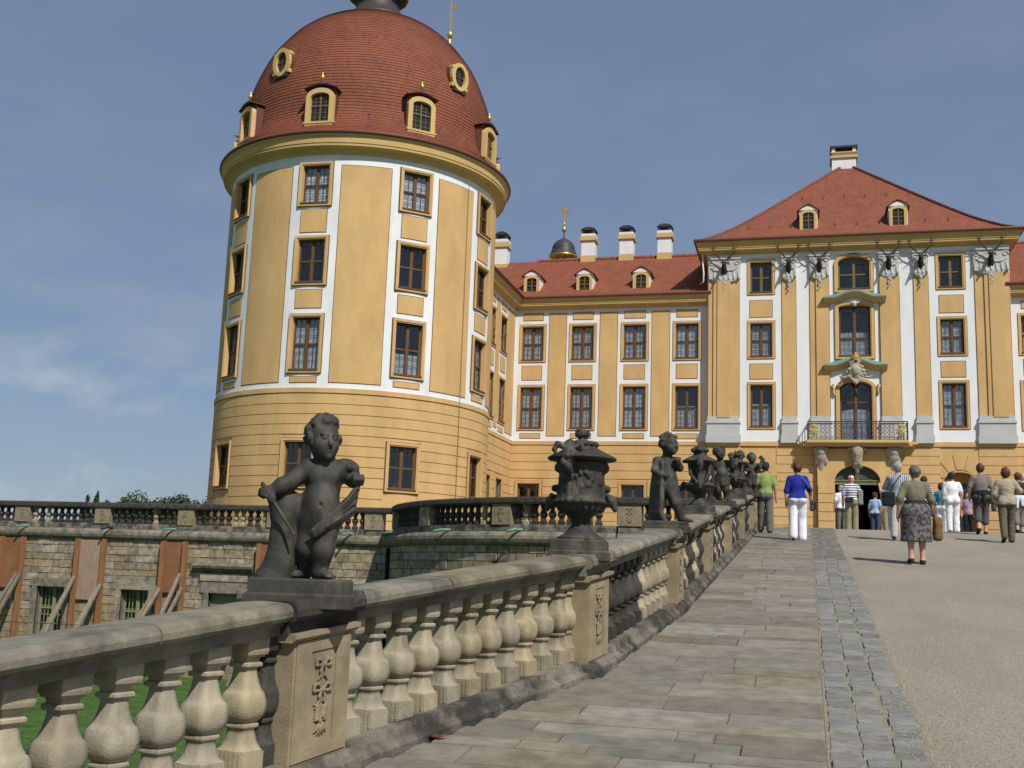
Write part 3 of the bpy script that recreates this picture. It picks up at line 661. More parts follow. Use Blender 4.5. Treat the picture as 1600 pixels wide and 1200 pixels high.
def wing(x0, x1, centres, label, mirror=False, extras=True, cur=()):
    root = empty('castle_wing', (0, 0, 0), 0, label, 'castle wing'); P = flatmap(WY); hw = .635
    U, Lw = (14.31, 1.94), (10.33, 2.33); ops = []; gops = []
    for c in centres:
        for z, h in (U, Lw): ops.append((c-hw, c+hw, z, z+h))
        gops.append((c-hw, c+hw, 5.1, 7.09))
    mb = MB(); wall_sheet(mb, P, x0, x1, 9.55, 17.45, ops, .14, rmi=1); mb.build('upper_wall', [W_, Y_], root)
    mb = MB(); wall_sheet(mb, P, x0, x1, 2.6, 9.55, gops, .14); courses(mb, P, x0, x1, 2.7, 9.3, [(a-.2, b+.2, c-.2, d+.2) for a, b, c, d in gops], .47, .035, .035); mb.box(P, x0, x1, 9.34, 9.55, -.02, .07); mb.build('rusticated_base', Y_, root)
    cs = sorted(centres)
    for a, b in zip(cs, cs[1:]):
        m_ = (a+b)/2; panel(root, P, m_-.50, m_+.50, 9.86, 17.02)
    for i, c in enumerate(centres):
        for z0, z1 in ((16.66, 17.06), (13.12, 13.93), (9.72, 9.98)): panel(root, P, c-.58, c+.58, z0, z1)
        window(root, (c, WY+.02, U[0]), 0, 2*hw, U[1], curtain=True, rws=6); window(root, (c, WY+.02, Lw[0]), 0, 2*hw, Lw[1], curtain=True, rws=8)
        window(root, (c, WY+.02, 5.1), 0, 2*hw, 1.99, curtain=(i == 2), rws=6)
    m = MB(); sweep(m, [((x0, WY), (0, -1)), ((x1, WY), (0, -1))], cornice_prof(17.25, .8, .72)); m.build('cornice', YC, root)
    m = MB(); m.tube([(x0, WY-.56, 17.92), (x1, WY-.56, 17.92)], .085, 8); m.build('gutter', GUT, root)
    m = MB(); rx = x0-(5.3 if x0 < -10 else 0); roof_slope(m, rx, x1, WY-.52, 17.9, WY+5.0, 21.7, 28); m.add([(rx, WY+5, 21.7), (x1, WY+5, 21.7), (x1, WY+10.5, 17.9), (rx, WY+10.5, 17.9)], [(0, 1, 2, 3)]); m.build('roof', TILE, root)
    m = MB(); n = int((x1-x0)/.4)
    for i in range(n): m.tube([(x0+(x1-x0)*i/n, WY+5, 21.72), (x0+(x1-x0)*(i+.98)/n, WY+5, 21.75)], [.10, .12], 6)
    m.build('ridge_tiles', TILE, root)
    m = MB(); m.box(flatmap(WY+10), x0, x1, 2.6, 18.1, -.3, 0); m.build('rear_wall', W_, root)
    return root
wl = wing(-16.45, -5.05, (-15.37, -12.41, -9.39, -6.43), 'four bay castle wing between round tower and gate pavilion')
for x in (-15.75, -12.55, -9.2): dormer_small(wl, x, WY+.80, 18.45)
for x in (-13.17, -10.75, -8.37): chimney(wl, x, WY+5.2, 21.0, 23.55)
wing(10.25, 21.65, tuple(5.2-c for c in (-15.37, -12.41, -9.39, -6.43)), 'castle wing on the side of the pavilion away from the round tower')
# side block behind the round tower
def side_block():
    root = empty('castle_side_block', (0, 0, 0), 0, 'recessed castle side block joining round tower to wing', 'castle wing'); X0 = -16.45; P = sidemap(X0); ya, yb = 53.0, 62.5
    hw = .62; cs = (57.55, 59.95); U, Lw = (14.31, 1.94), (10.33, 2.33); ops = []; gops = []
    for c in cs:
        for z, h in (U, Lw): ops.append((c-hw, c+hw, z, z+h))
        gops.append((c-hw, c+hw, 5.1, 7.09))
    m = MB(); wall_sheet(m, P, ya, yb, 9.55, 17.45, ops, .14, rmi=1); m.build('upper_wall', [W_, Y_], root)
    m = MB(); wall_sheet(m, P, ya, yb, 2.6, 9.55, gops, .14); courses(m, P, ya, yb-.04, 2.7, 9.3, [(a-.2, b+.2, c-.2, d+.2) for a, b, c, d in gops], .47, .035, .035); m.box(P, ya, yb-.08, 9.34, 9.55, -.02, .07); m.build('rusticated_base', Y_, root)
    for a, b in ((58.42, 59.08), (60.85, 62.40), (55.0, 56.7)): panel(root, P, a, b, 9.86, 17.02)
    for c in cs:
        for z0, z1 in ((16.66, 17.06), (13.12, 13.93), (9.72, 9.98)): panel(root, P, c-.5, c+.5, z0, z1)
        for z, h in (U, Lw, (5.1, 1.99)): window(root, (X0-.02, c, z), R_(90), 2*hw, h, rws=6)
    m = MB(); sweep(m, [((X0, ya), (1, 0)), ((X0, yb-.45), (1, 0))], cornice_prof(17.25, .8, .72)); m.build('cornice', YC, root)
    m = MB(); m.tube([(X0+.56, ya, 17.92), (X0+.56, WY-.5, 17.92)], .085, 8); m.build('gutter', GUT, root)
    m = MB(); roof_slope(m, 50.5, 73.5, X0+.52, 17.9, X0-5.3, 21.7, 28, axis='y')
    m.add([(X0-5.3, 50.5, 21.7), (X0-5.3, 73.5, 21.7), (X0-10.9, 73.5, 18.1), (X0-10.9, 50.5, 18.1)], [(0, 1, 2, 3)]); m.build('roof', TILE, root)
    m = MB(); m.box(ident, -27, X0-.1, 2.6, 18.0, ya, ya+.3); m.box(ident, -27, -26.7, 2.6, 18.0, ya+.3, 73); m.build('hidden_wall', W_, root)
    m = MB()
    for i in range(58): m.tube([(X0-5.3, 50.5+i*.4, 21.72), (X0-5.3, 50.5+i*.4+.39, 21.75)], [.10, .12], 6)
    m.build('ridge_tiles', TILE, root)
    chimney(root, -18.75, 67.3, 20.4, 23.35, .8)
    return root
side_block()
# little cupola behind the ridge
t = empty('roof_cupola', (-15.55, 71.0, 20.0), 0, 'small dark domed cupola with gilded cock vane behind the roof ridge', 'cupola')
m = MB(); m.lathe([(.72, 0), (.72, 3.0)], 8, smooth=False); m.build('drum', YC, t)
m = MB()
for k in range(8):
    a = R_(45*k+22.5); m.box(lambda u, v_, d: (math.sin(a)*(.6+d)+math.cos(a)*u, -math.cos(a)*(.6+d)+math.sin(a)*u, v_), -.13, .13, 1.9, 2.75, .0, .09)
m.build('louvre', DARK, t)
m = MB(); m.lathe(spline([(.98, 3.0), (.92, 3.12), (.80, 3.4), (.74, 3.7), (.55, 4.0), (.25, 4.2), (.06, 4.35), (.04, 4.7)], 4), 16); m.build('dome', LEAD, t)
m = MB(); m.lathe([(.74, 2.85), (.9, 2.92), (1.0, 3.02), (.8, 3.05)], 16); m.build('moulding', GOLD, t)
m = MB(); m.lathe([(.0, 4.65), (.12, 4.75), (.17, 4.9), (.12, 5.05), (.0, 5.15)], 10); m.tube([(0, 0, 4.6), (0, 0, 6.7)], .03, 5); m.lathe([(.02, 5.2), (.09, 5.3), (.02, 5.4)], 8)
m.prism([(-.28, 6.2), (-.1, 6.05), (.15, 6.0), (.35, 6.15), (.45, 6.42), (.3, 6.35), (.2, 6.22), (.0, 6.25), (-.12, 6.45), (-.25, 6.5)], CART, -.02, .02); m.build('cock_vane', GOLD, t)
def rebase(root, base):
    base = Vector(base); root.location = base
    for c in root.children: c.location = Vector(c.location)-base
# ---------------------------------------------------------------- entrance pavilion
PY, PX0, PX1, AX = 62.0, -5.25, 10.45, 2.6
def pavilion():
    root = empty('gate_pavilion', (0, 0, 0), 0, 'yellow and white gate pavilion with hipped red roof', 'castle pavilion'); P = flatmap(PY)
    mir = lambda a, b: (2*AX-b, 2*AX-a); hw = .585; WC = -2.33
    R3 = [(17.84, 1.69), (14.23, 1.82), (10.34, 2.26)]; ops = []
    for c in (WC, 2*AX-WC):
        for z, h in R3: ops.append((c-hw, c+hw, z, z+h))
    cops = [(AX-.82, AX+.82, 17.89, 19.66), (AX-.82, AX+.82, 14.18, 16.94), (AX-.82, AX+.82, 9.52, 12.74)]
    gate = (1.46, 3.76, 2.6, 8.24); sd = [(6.92, 8.46, 2.6, 7.94), (2*AX-8.46, 2*AX-6.92, 2.6, 7.94)]
    m = MB(); wall_sheet(m, P, PX0, PX1, 9.5, 19.95, ops+cops, .14, rmi=1); m.build('upper_wall', [W_, Y_], root)
    m = MB(); wall_sheet(m, P, PX0, PX1, 2.6, 9.5, [gate]+sd, .5)
    blk = [(gate[0]-.95, gate[1]+.95, 2, 9.1)]+[(a-.18, b+.18, c, d+.9) for a, b, c, d in sd]
    courses(m, P, PX0, PX1, 2.7, 9.22, blk, .465, .035, .035); m.box(P, PX0, .15, 9.26, 9.5, -.02, .08); m.box(P, 2*AX-.15, PX1, 9.26, 9.5, -.02, .08)
    for a, b, c, d in sd:      # voussoirs over the side doors
        cx = (a+b)/2
        for i in range(5):
            t0, t1 = R_(-62+i*25+1.2), R_(-62+(i+1)*25-1.2); r0, r1 = .92, 2.05; zc = d-.78
            q = [(cx+r0*math.sin(t0), zc+r0*math.cos(t0)), (cx+min(1, 1)*r0*math.sin(t1), zc+r0*math.cos(t1))]
            h = d+.9
            e = lambda tt: (cx+max(-.95, min(.95, (h-zc)*math.tan(tt) if abs(tt) < 1.2 else 2)), min(h, zc+.95/max(.05, abs(math.tan(tt)))))
            m.prism([q[0], q[1], e(t1), e(t0)], P, -.02, .035)
        for s in (-1, 1):
            zt = d-.42
            k = int((zt-2.7)/.465)
            for i in range(k): m.box(P, min(cx+s*.77, cx+s*.95), max(cx+s*.77, cx+s*.95), 2.7+i*.465+.017, 2.7+(i+1)*.465-.017, -.02, .035)
    m.build('rusticated_base', Y_, root)
    m = MB()
    for X in (PX0, PX1): m.add([(X, PY, 2.6), (X, PY+1.2, 2.6), (X, PY+1.2, 20), (X, PY, 20)], [(0, 1, 2, 3)])
    m.add([(PX0, PY+13, 2.6), (PX1, PY+13, 2.6), (PX1, PY+13, 20), (PX0, PY+13, 20)], [(0, 1, 2, 3)])
    for X in (PX0, PX1): m.add([(X, PY+1.2, 17), (X, PY+13, 17), (X, PY+13, 20), (X, PY+1.2, 20)], [(0, 1, 2, 3)])
    m.build('return_wall', Y_, root)
    # pilasters with plinths and capitals
    for i, (a, b, st) in enumerate(((-5.20, -3.52, 3), (-1.20, -.46, 1), (.28, 1.28, 2))):
        for aa, bb, s in ((a, b, 1), (*mir(a, b), -1)):
            pl = MB(); pl.box(P, aa, bb, 10.8, 18.55, -.01, .05, mi=0); pl.box(P, aa-.025, bb+.025, 10.8, 18.5, -.01, .03, mi=1)
            if st >= 2:
                lo, hi = (aa+.32, bb-.0) if s > 0 else (aa+.0, bb-.32)
                if st == 3: lo, hi = (aa+.28, bb-.46) if s > 0 else (aa+.46, bb-.28)
                pl.box(P, lo, hi, 10.8, 18.5, .04, .13, mi=0)
                if st == 3:
                    pl.box(P, lo+.22, hi, 10.8, 18.5, .12, .19, mi=0)
            po = pl.build('pilaster', [Y_, BR], root)
            q = MB(); q.box(P, aa-.10, bb+.10, 9.42, 9.84, -.01, .24); q.box(P, aa-.05, bb+.05, 9.84, 10.48, -.01, .19); q.box(P, aa-.09, bb+.09, 10.48, 10.60, -.01, .24); q.box(P, aa-.02, bb+.02, 10.60, 10.86, -.01, .16); q.build('plinth', G_, po)
    m = MB(); m.box(P, PX0-.03, PX1+.03, 19.80, 20.0, -.01, .10); m.build('frieze', W_, root)
    for c in (WC, 2*AX-WC):
        for i, (z, h) in enumerate(R3): window(root, (c, PY+.02, z), 0, 2*hw, h, curtain=i > 0, wood=WOOD if i else WOODO, rws=6)
        for z0, z1 in ((16.42, 17.36), (12.95, 13.78)): panel(root, P, c-.6, c+.6, z0, z1)
    for i, (a, b, z0, z1) in enumerate(cops):
        window(root, (AX, PY+.02, z0), 0, b-a, z1-z0, curtain=i > 0, rise=(.34, .12, .36)[i], wood=(WOODO, WOOD, WOOD)[i], cols=6, rws=(5, 8, 8)[i], trans=(.46, .36, .66)[i], sur=.2, proud=.12)
    # copper hoods
    for zb, hh in ((17.05, .62), (13.32, .68)):
        d = MB(); n = 16; w2 = 1.62; prof = [(0, .0), (.18, .02), (.22, .1), (.34, .16), (.40, .24)]
        f = lambda x: (.40*math.cos(min(1, abs(x)/1.05)*math.pi*.5)**1.5)
        vs = []; 
        for i in range(n+1):
            x = -w2+2*w2*i/n
            vs += [(AX+x, PY-dd-.02, zb+zz+f(x)*.8) for dd, zz in prof]
        k = len(prof); d.add(vs, [(i*k+j, (i+1)*k+j, (i+1)*k+j+1, i*k+j+1) for i in range(n) for j in range(k-1)]+[tuple(range(k)), tuple(range(n*k, n*k+k))])
        h_ = d.build('hood', YC, root)
        d = MB(); vs = []
        for i in range(n+1):
            x = -w2-.05+2*(w2+.05)*i/n; z = zb+f(x)*.8; top = zb+.30+.34*math.cos(min(1, abs(x)/(w2+.05))*math.pi*.5)**.8+f(x)*.25
            vs += [(AX+x, PY-.46, z+.235), (AX+x, PY-.46, z+.30), (AX+x, PY-.2, max(z+.31, top)), (AX+x, PY+.02, max(z+.32, top+.04))]
        d.add(vs, [(4*i+j, 4*i+4+j, 4*i+5+j, 4*i+1+j) for i in range(n) for j in range(3)]); d.build('hood_roof', COPPER, h_)
    # side volutes and carved cartouche
    s = SDF((-.95, -.35, -.85), (.95, .12, .75), .028); rg = random.Random(5)
    s.ell((0, -.05, .05), (.36, .2, .44), .05); s.ell((0, -.2, .05), (.2, .12, .26), .04)
    for k in range(26):
        a = rg.uniform(0, 6.28); r = rg.uniform(.3, .52); s.ell((r*math.cos(a), -.12, .05+r*math.sin(a)), (.05+rg.random()*.08, .08, .05+rg.random()*.06), .03, 0, 0)
    for sx in (-1, 1):
        s.chain([(sx*.3, -.1, -.25), (sx*.62, -.1, -.33), (sx*.85, -.05, -.22)], [.07, .06, .03], .03)
    s.chain([(-.2, -.1, -.4), (0, -.14, -.62), (.2, -.1, -.4)], [.08, .1, .08], .04)
    o = link('cartouche', s.mesh('cartouche'), M('carved_stone', (.34, .31, .25), .9, .4, 9, .4, 20), root); o.location = (AX, PY-.34, 13.22)
    m = MB(); m.lathe([(.22, 0), (.25, .06), (.22, .1), (.30, .26), (.22, .38), (.08, .44), (.06, .5), (.1, .56), (.0, .62)], 10)
    for k in range(5): a = k*1.257; m.tube([(.24*math.cos(a), .24*math.sin(a), .1), (.34*math.cos(a), .34*math.sin(a), .28), (.1*math.cos(a), .1*math.sin(a), .46)], .035, 5)
    o = m.build('crown', GOLD, root); o.location = (AX, PY-.42, 13.82); o.scale = (.72, .72, .72)
    m = MB()
    for sx in (-1, 1):
        m.tube([(AX+sx*x, PY-.1, z) for x, z in ((1.06, 12.0), (1.14, 12.15), (1.12, 12.35), (1.2, 12.5), (1.14, 12.6))], [.05, .09, .06, .1, .07], 6)
    m.lathe([(0, 0), (.1, .03), (.2, .12), (.14, .25), (.0, .3)], 8, (AX, PY-.3))
    m.build('volute', YC, root)
    m = SDF((-.3, -.2, -.3), (.3, .1, .3), .03); m.ell((0, -.03, 0), (.12, .12, .18), .03)
    for sx in (-1, 1): m.ell((sx*.16, -.03, .07), (.1, .08, .08), .03)
    o = link('keystone_mask', m.mesh('keystone_mask'), ORN, root); o.location = (AX, PY-.2, 16.98)
    # balcony
    b = empty('balcony', (AX, PY, 9.3), 0, parent=root); bw, dp = 2.52, .95
    m = MB()
    for hw_, z0, z1, d_ in ((bw+.22, -.10, -.02, dp-.16), (bw+.10, -.02, .06, dp-.06), (bw+.03, .06, .20, dp)): m.box(lambda u, v_, d: (u, -d, v_), -hw_, hw_, z0, z1, -.02, d_)
    for sx in (-1, 1):
        m.box(lambda u, v_, d: (u, -d, v_), min(sx*2.6, sx*3.05), max(sx*2.6, sx*3.05), .03, .17, -.02, .45); m.box(lambda u, v_, d: (u, -d, v_), min(sx*2.64, sx*2.95), max(sx*2.64, sx*2.95), -.1, .03, -.02, .3)
    m.build('slab', YC, b)
    m = MB(); y = -dp+.06
    for z in (.24, .34, 1.06, 1.16):
        m.tube([(-bw, -.02, z), (-bw, y, z), (bw, y, z), (bw, -.02, z)], .028 if z > 1.1 else .018, 5, smooth=False)
    for i in range(23):
        x = -bw+2*bw*i/22
        m.box(lambda u, v_, d: (u, d, v_), x-.012, x+.012, .2, 1.16, y-.012, y+.012)
        if i < 22 and i not in (0, 1, 2, 19, 20, 21):
            xc = x+bw/22
            for zc in (.48, .70, .92):
                m.tube([(xc+.075*math.cos(t*.785), y, zc+.10*math.sin(t*.785)) for t in range(9)], .011, 4)
    for sx in (-1, 1):
        for i in range(5): m.box(lambda u, v_, d: (u, d, v_), sx*bw-.012, sx*bw+.012, .2, 1.16, -.15-i*.15-.012, -.15-i*.15+.012)
    m.build('railing', IRON, b)
    for sx in (-1, 1):
        s = SDF((-.36, -.08, -.4), (.36, .08, .45), .022); s.ell((0, 0, -.05), (.2, .05, .24), .02); s.ell((0, 0, .22), (.16, .05, .09), .02)
        for k in range(3): s.ell(((k-1)*.11, 0, .31), (.05, .04, .06), .02)
        for k in range(9): a = k*.7; s.ell((.24*math.cos(a), 0, -.04+.28*math.sin(a)), (.05, .035, .05), .01)
        o = link('gilded_emblem', s.mesh('gilded_emblem'), M('emblem_gold', (.36, .29, .11), .6, .6, 9, metal=.2), b); o.location = (sx*2.18, y-.05, .68)
    s = SDF((-.45, -.75, -2.1), (.45, .1, .15), .035)
    s.chain([(0, -.35, -.2), (0, -.3, -.55), (0, -.16, -1.1), (0, -.1, -1.7)], [.30, .27, .17, .10], .1, (1.1, .9, 1)); s.ell((0, -.45, -.28), (.27, .2, .24), .04)
    for sx in (-1, 1): s.ell((sx*.28, -.4, -.2), (.12, .2, .17), .04); s.ell((sx*.26, -.25, -.75), (.09, .16, .25), .04)
    s.ell((0, -.1, -1.9), (.10, .1, .10), .02); cm = s.mesh('corbel'); cm.materials.append(MATS['carved_stone'])
    for sx in (-1, 1):
        o = link('corbel', cm, None, b); o.location = (sx*1.83, -.02, -.10)
    s = SDF((-.6, -.6, -1.5), (.6, .1, .12), .035); s.chain([(0, -.3, -.2), (0, -.22, -.7), (0, -.1, -1.3)], [.32, .24, .10], .08); s.ell((0, -.42, -.3), (.22, .14, .26), .04)
    for sx in (-1, 1): s.chain([(sx*.2, -.3, -.05), (sx*.42, -.25, -.12), (sx*.5, -.2, -.3)], [.09, .08, .04], .04); s.chain([(sx*.1, -.35, -.9), (sx*.2, -.25, -1.1)], [.08, .05], .03)
    o = link('keystone', s.mesh('keystone'), MATS['carved_stone'], b); o.location = (0, -.25, -.12)
    # portal block round the gate
    g = empty('portal', (AX, PY, 3.0), 0, parent=root); Pp = lambda u, v_, d: (u, -d, v_); gw = 1.15
    m = MB()
    for sx in (-1, 1):
        lo, hi = sorted((sx*gw, sx*(gw+.88))); m.box(Pp, lo, hi, -.2, 4.38, -.05, .30)
        for i in range(9): m.box(Pp, lo+.03, hi-.03 if sx < 0 else hi-.03, -.1+i*.48, -.1+i*.48+.44, .29, .345)
    n = 14; arc = [(gw*math.sin(R_(-90+180*i/n)), 4.38+.85*math.cos(R_(-90+180*i/n))) for i in range(n+1)]
    for p, q in zip(arc, arc[1:]): m.prism([p, q, (q[0], 6.1), (p[0], 6.1)], Pp, -.05, .30)
    for sx in (-1, 1):
        lo, hi = sorted((sx*gw, sx*(gw+.88))); m.box(Pp, lo, hi, 4.38, 6.1, -.05, .30)
    m.build('portal_surround', Y_, g)
    m = MB(); n = len(arc); m.add([(x, -.02, z) for x, z in arc], [tuple(range(n))]); m.build('fanlight', M('fanlight_green', (.06, .075, .07), .6, .2), g)
    m = MB(); m.box(Pp, -gw, gw, 4.22, 4.40, -.02, .12); m.box(Pp, -gw, gw, 4.40, 4.47, -.02, .17)
    for k in range(9):
        a = R_(-72+18*k); m.prism([(.0, 4.47), (.02, 4.47), (.02+.55*math.sin(a), 4.47+.42*math.cos(a)), (.55*math.sin(a), 4.47+.42*math.cos(a))] if abs(a) > .05 else [(-.02, 4.47), (.02, 4.47), (.02, 4.9), (-.02, 4.9)], Pp, .03, .05)
    for sx in (-1, 1):
        for k in range(3): a = R_(sx*(40+25*k)); m.prism([(sx*.62, 4.47), (sx*.66, 4.47), (sx*.66+.22*math.sin(a), 4.47+.2*math.cos(a)), (sx*.62+.22*math.sin(a), 4.47+.2*math.cos(a))], Pp, .03, .05)
    m.build('transom', M('gate_olive', (.17, .19, .09), .7, .15), g)
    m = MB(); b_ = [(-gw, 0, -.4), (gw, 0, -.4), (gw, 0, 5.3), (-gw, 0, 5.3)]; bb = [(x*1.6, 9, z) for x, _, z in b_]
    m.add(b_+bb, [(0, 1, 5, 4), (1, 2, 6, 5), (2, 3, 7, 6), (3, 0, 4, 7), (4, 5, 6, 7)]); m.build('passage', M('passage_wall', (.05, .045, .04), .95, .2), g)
    # side doors
    for a, b_, c, d in sd:
        cx = (a+b_)/2; q = empty('side_door', (cx, PY, 3.4), 0, parent=root); w2 = (b_-a)/2; zt = d-3.4
        m = MB(); m.box(CART, -w2, w2, -.6, zt, .42, .5); m.build('door_leaf', M('door_ochre', (.42, .20, .055), .7, .15), q)
        m = MB(); m.box(CART, -w2+.16, w2-.16, zt-1.35, zt-.55, .38, .43); m.box(CART, -w2+.16, w2-.16, -.1, zt-2.2, .38, .43); m.build('door_glass', M('door_dark', (.025, .027, .035), .3, .2), q)
        n = 10; ar = [(w2*math.sin(R_(-90+18*i)), zt-.42+.42*math.cos(R_(-90+18*i))) for i in range(n+1)]
        m = MB()
        for p, r in zip(ar, ar[1:]): m.prism([p, r, (r[0], zt+.01), (p[0], zt+.01)], CART, -.02, .3)
        m.build('door_arch', Y_, q)
    # main cornice, gutter, roof
    path = [((PX0, PY+1.6), (-1, 0)), ((PX0, PY), (-1, -1)), ((PX1, PY), (1, -1)), ((PX1, PY+1.6), (1, 0))]
    path = [((PX0, PY+13), (-1, 0)), ((PX0, PY), (-1, -1)), ((PX1, PY), (1, -1)), ((PX1, PY+13), (1, 0))]
    m = MB(); sweep(m, path, cornice_prof(19.98, 1.0, .84)); m.build('cornice', YC, root)
    e = .70; m = MB(); m.tube([(PX0-e, PY+13, 20.74), (PX0-e, PY-e, 20.74), (PX1+e, PY-e, 20.74), (PX1+e, PY+13, 20.74)], .09, 8, smooth=False); m.build('gutter', GUT, root)
    hw2 = (PX1-PX0)/2; pr = course_profile(spline([(-.62, 20.70), (.5, 21.36), (2.5, 22.98), (hw2, 27.95)], 8), 48, .022); m = MB(); vs = []
    Yb = PY+22
    for i_, z in pr: vs += [(PX0+i_, PY+i_, z), (PX1-i_, PY+i_, z), (PX1-i_, Yb-i_, z), (PX0+i_, Yb-i_, z)]
    m.add(vs, [(4*j+k, 4*j+(k+1) % 4, 4*j+4+(k+1) % 4, 4*j+4+k) for j in range(len(pr)-1) for k in range(4)]); m.build('roof', TILE, root)
    m = MB()
    for sx in (-1, 1):
        hp = [(AX+sx*(hw2-i_), PY+i_, z+.02) for i_, z in pr[1::3]]
        for p, q in zip(hp, hp[1:]):
            m.tube([p, tuple(p[k]+(q[k]-p[k])*1.05 for k in range(3))], [.12, .095], 6)
    for i in range(15): m.tube([(AX, PY+hw2+i*.42, 27.97), (AX, PY+hw2+i*.42+.41, 28.0)], [.12, .1], 6)
    m.build('hip_tiles', TILE, root)
    for x in (.25, 5.05): dormer_small(root, x, PY+.92, 21.62, 2.2)
    m = MB()
    for i in range(10):
        for zz, t in ((21.9, .0), (24.5, .5)):
            x = PX0+2.2+(PX1-PX0-4.4)*(i+t)/9.5
            ii = np.interp(zz, [z for _, z in pr], [a for a, _ in pr])
            if abs(x-AX) < hw2-ii-.3: m = MB(); m.tube([(x, PY+ii-.02, zz), (x, PY+ii-.16, zz+.12)], .035, 5); m.build('snow_hook', GUT, root)
    c = empty('chimney', (2.45, PY+8.1, 26.75), 0, parent=root); h = .72
    m = MB(); m.box(CART, -h, h, 0, 1.45, -h, h); m.box(CART, -h+.04, h-.04, 1.60, 1.78, -h+.04, h-.04); m.build('shaft', W_, c)
    m = MB(); m.box(CART, -h-.1, h+.1, 1.45, 1.60, -h-.1, h+.1); m.box(CART, -h-.06, h+.06, 1.78, 1.85, -h-.06, h+.06); m.build('shaft_moulding', YC, c)
    m = MB()
    for sx in (-1, 1): m.box(CART, min(sx*h, sx*(h-.2)), max(sx*h, sx*(h-.2)), 1.85, 2.12, -h, h)
    m.build('flue_pier', W_, c); m = MB(); m.box(CART, -h-.1, h+.1, 2.12, 2.24, -h-.1, h+.1); m.box(CART, -h+.2, h-.2, 1.85, 2.12, -h+.3, h-.1); m.build('shaft_cap', LEAD, c)
    m = MB(); m.tube([(PX0-.3, PY+.1, 20.2), (PX0-.28, PY-.05, 19.6), (PX0-.22, PY-.1, 19.0), (PX0-.24, PY-.1, 18.5), (PX0-.42, PY-.1, 18.36)], .05, 6); m.build('downpipe', W_, root)
    # carved capitals
    rg = random.Random(9)
    for a, b_ in ((-5.22, -3.45), (-1.22, -.42), (.26, 1.32)):
        s = SDF((-1.0, -.28, -.2), (1.0, .08, 1.5), .022); w2 = (b_-a)/2
        s.box((0, -.02, .78), (w2, .1, .6), 0, .03, .02); s.ell((0, -.06, .16), (w2*.8, .1, .2), .05)
        nl = max(4, int(w2*9))
        for k in range(nl):
            x_ = -w2+2*w2*(k+.5)/nl; s.chain([(x_, -.10, .62), (x_*1.04, -.13, .38), (x_*1.06, -.17, .2+.05*(k % 2)), (x_*1.06, -.12, .12)], [.05, .055, .04, .02], .008)
        for e in (-1, 1):
            cx_ = e*(w2-.16); s.chain([(cx_+e*(.17-.012*q)*math.cos(q*.6), -.13, 1.08+(.17-.012*q)*math.sin(q*.6)) for q in range(13)], [.04-.001*q for q in range(13)], .006)
            s.chain([(0, -.12, .75), (e*w2*.3, -.15, .66), (e*w2*.6, -.15, .7), (e*w2*.85, -.12, .86)], [.05, .045, .045, .03], .008)
        s.box((0, -.06, 1.35), (w2+.04, .12, .05), 0, .015, .005)
        
        for t in range(5): s.ell((.05*math.sin(t*2), -.1, .0-.04*t), (.05, .05, .05), .02)
        me = s.mesh('capital'); me.materials.append(ORN); dd = SDF((-.2, -.2, -.6), (.2, .05, .05), .022)
        for t in range(7): dd.ell((.06*math.sin(t*1.9), -.03, -.04-.08*t), (.055-.003*t, .05, .05), .015)
        dm = dd.mesh('garland'); dm.materials.append(ORN)
        for aa, bb in ((a, b_), mir(a, b_)):
            o = link('capital', me, None, root); o.location = ((aa+bb)/2, PY-.05, 18.42)
            g2 = link('garland', dm, None, o); g2.location = (0, -.10, -.02)
    rebase(root, (AX, PY, 3.9)); return root
pavilion()
# stag heads above the pilasters
def stag_mesh():
    s = SDF((-.35, -1.0, -.75), (.35, .15, .5), .026)
    s.chain([(0, 0, -.55), (0, -.15, -.3), (0, -.32, .0)], [.2, .17, .13], .08); s.chain([(0, -.33, .05), (0, -.6, -.12), (0, -.78, -.2)], [.13, .085, .06], .05)
    for sx in (-1, 1): s.chain([(sx*.1, -.28, .1), (sx*.3, -.25, .13)], [.05, .02], .02)
    return s.mesh('stag_head')
sm = stag_mesh(); sm.materials.append(M('stag_brown', (.035, .022, .016), .8, .4, 6))
am = MB()
for sx in (-1, 1):
    st = [(sx*.06, -.3, .14), (sx*.28, -.32, .38), (sx*.58, -.38, .66), (sx*.70, -.45, .98), (sx*.66, -.5, 1.22)]
    am.tube(st, [.045, .04, .036, .03, .014], 5)
    for i, (dx, dy, dz) in ((1, (.12, -.3, .16)), (2, (.26, -.16, .12)), (3, (.2, -.1, .2)), (3, (-.14, -.12, .22))):
        p = st[i]; am.tube([p, (p[0]+sx*dx*.6, p[1]+dy*.6, p[2]+dz*.4), (p[0]+sx*dx, p[1]+dy, p[2]+dz)], [.032, .026, .012], 5)
am = am.mesh('antlers'); am.materials.append(M('antler', (.05, .036, .028), .7, .3, 8))
stag_l = {-4.33: 'stag head with antlers on the outermost pilaster beside the four bay wing', -.83: 'stag head with antlers between narrow window and centre bay, nearer the round tower', .8: 'stag head with antlers flanking the arched top window, nearer the round tower', 4.4: 'stag head with antlers flanking the arched top window, farther from the round tower', 6.03: 'stag head with antlers between centre bay and narrow window, farther from the tower', 9.53: 'stag head with antlers on the outermost pilaster farthest from the round tower'}
for x, lb in stag_l.items():
    o = link('stag_head', sm, None); o.location = (x, PY-.10, 19.42); o.scale = (.82, .95, .82); tag(o, lb, 'stag head', 'stag heads on the pilasters'); link('antlers', am, None, o)

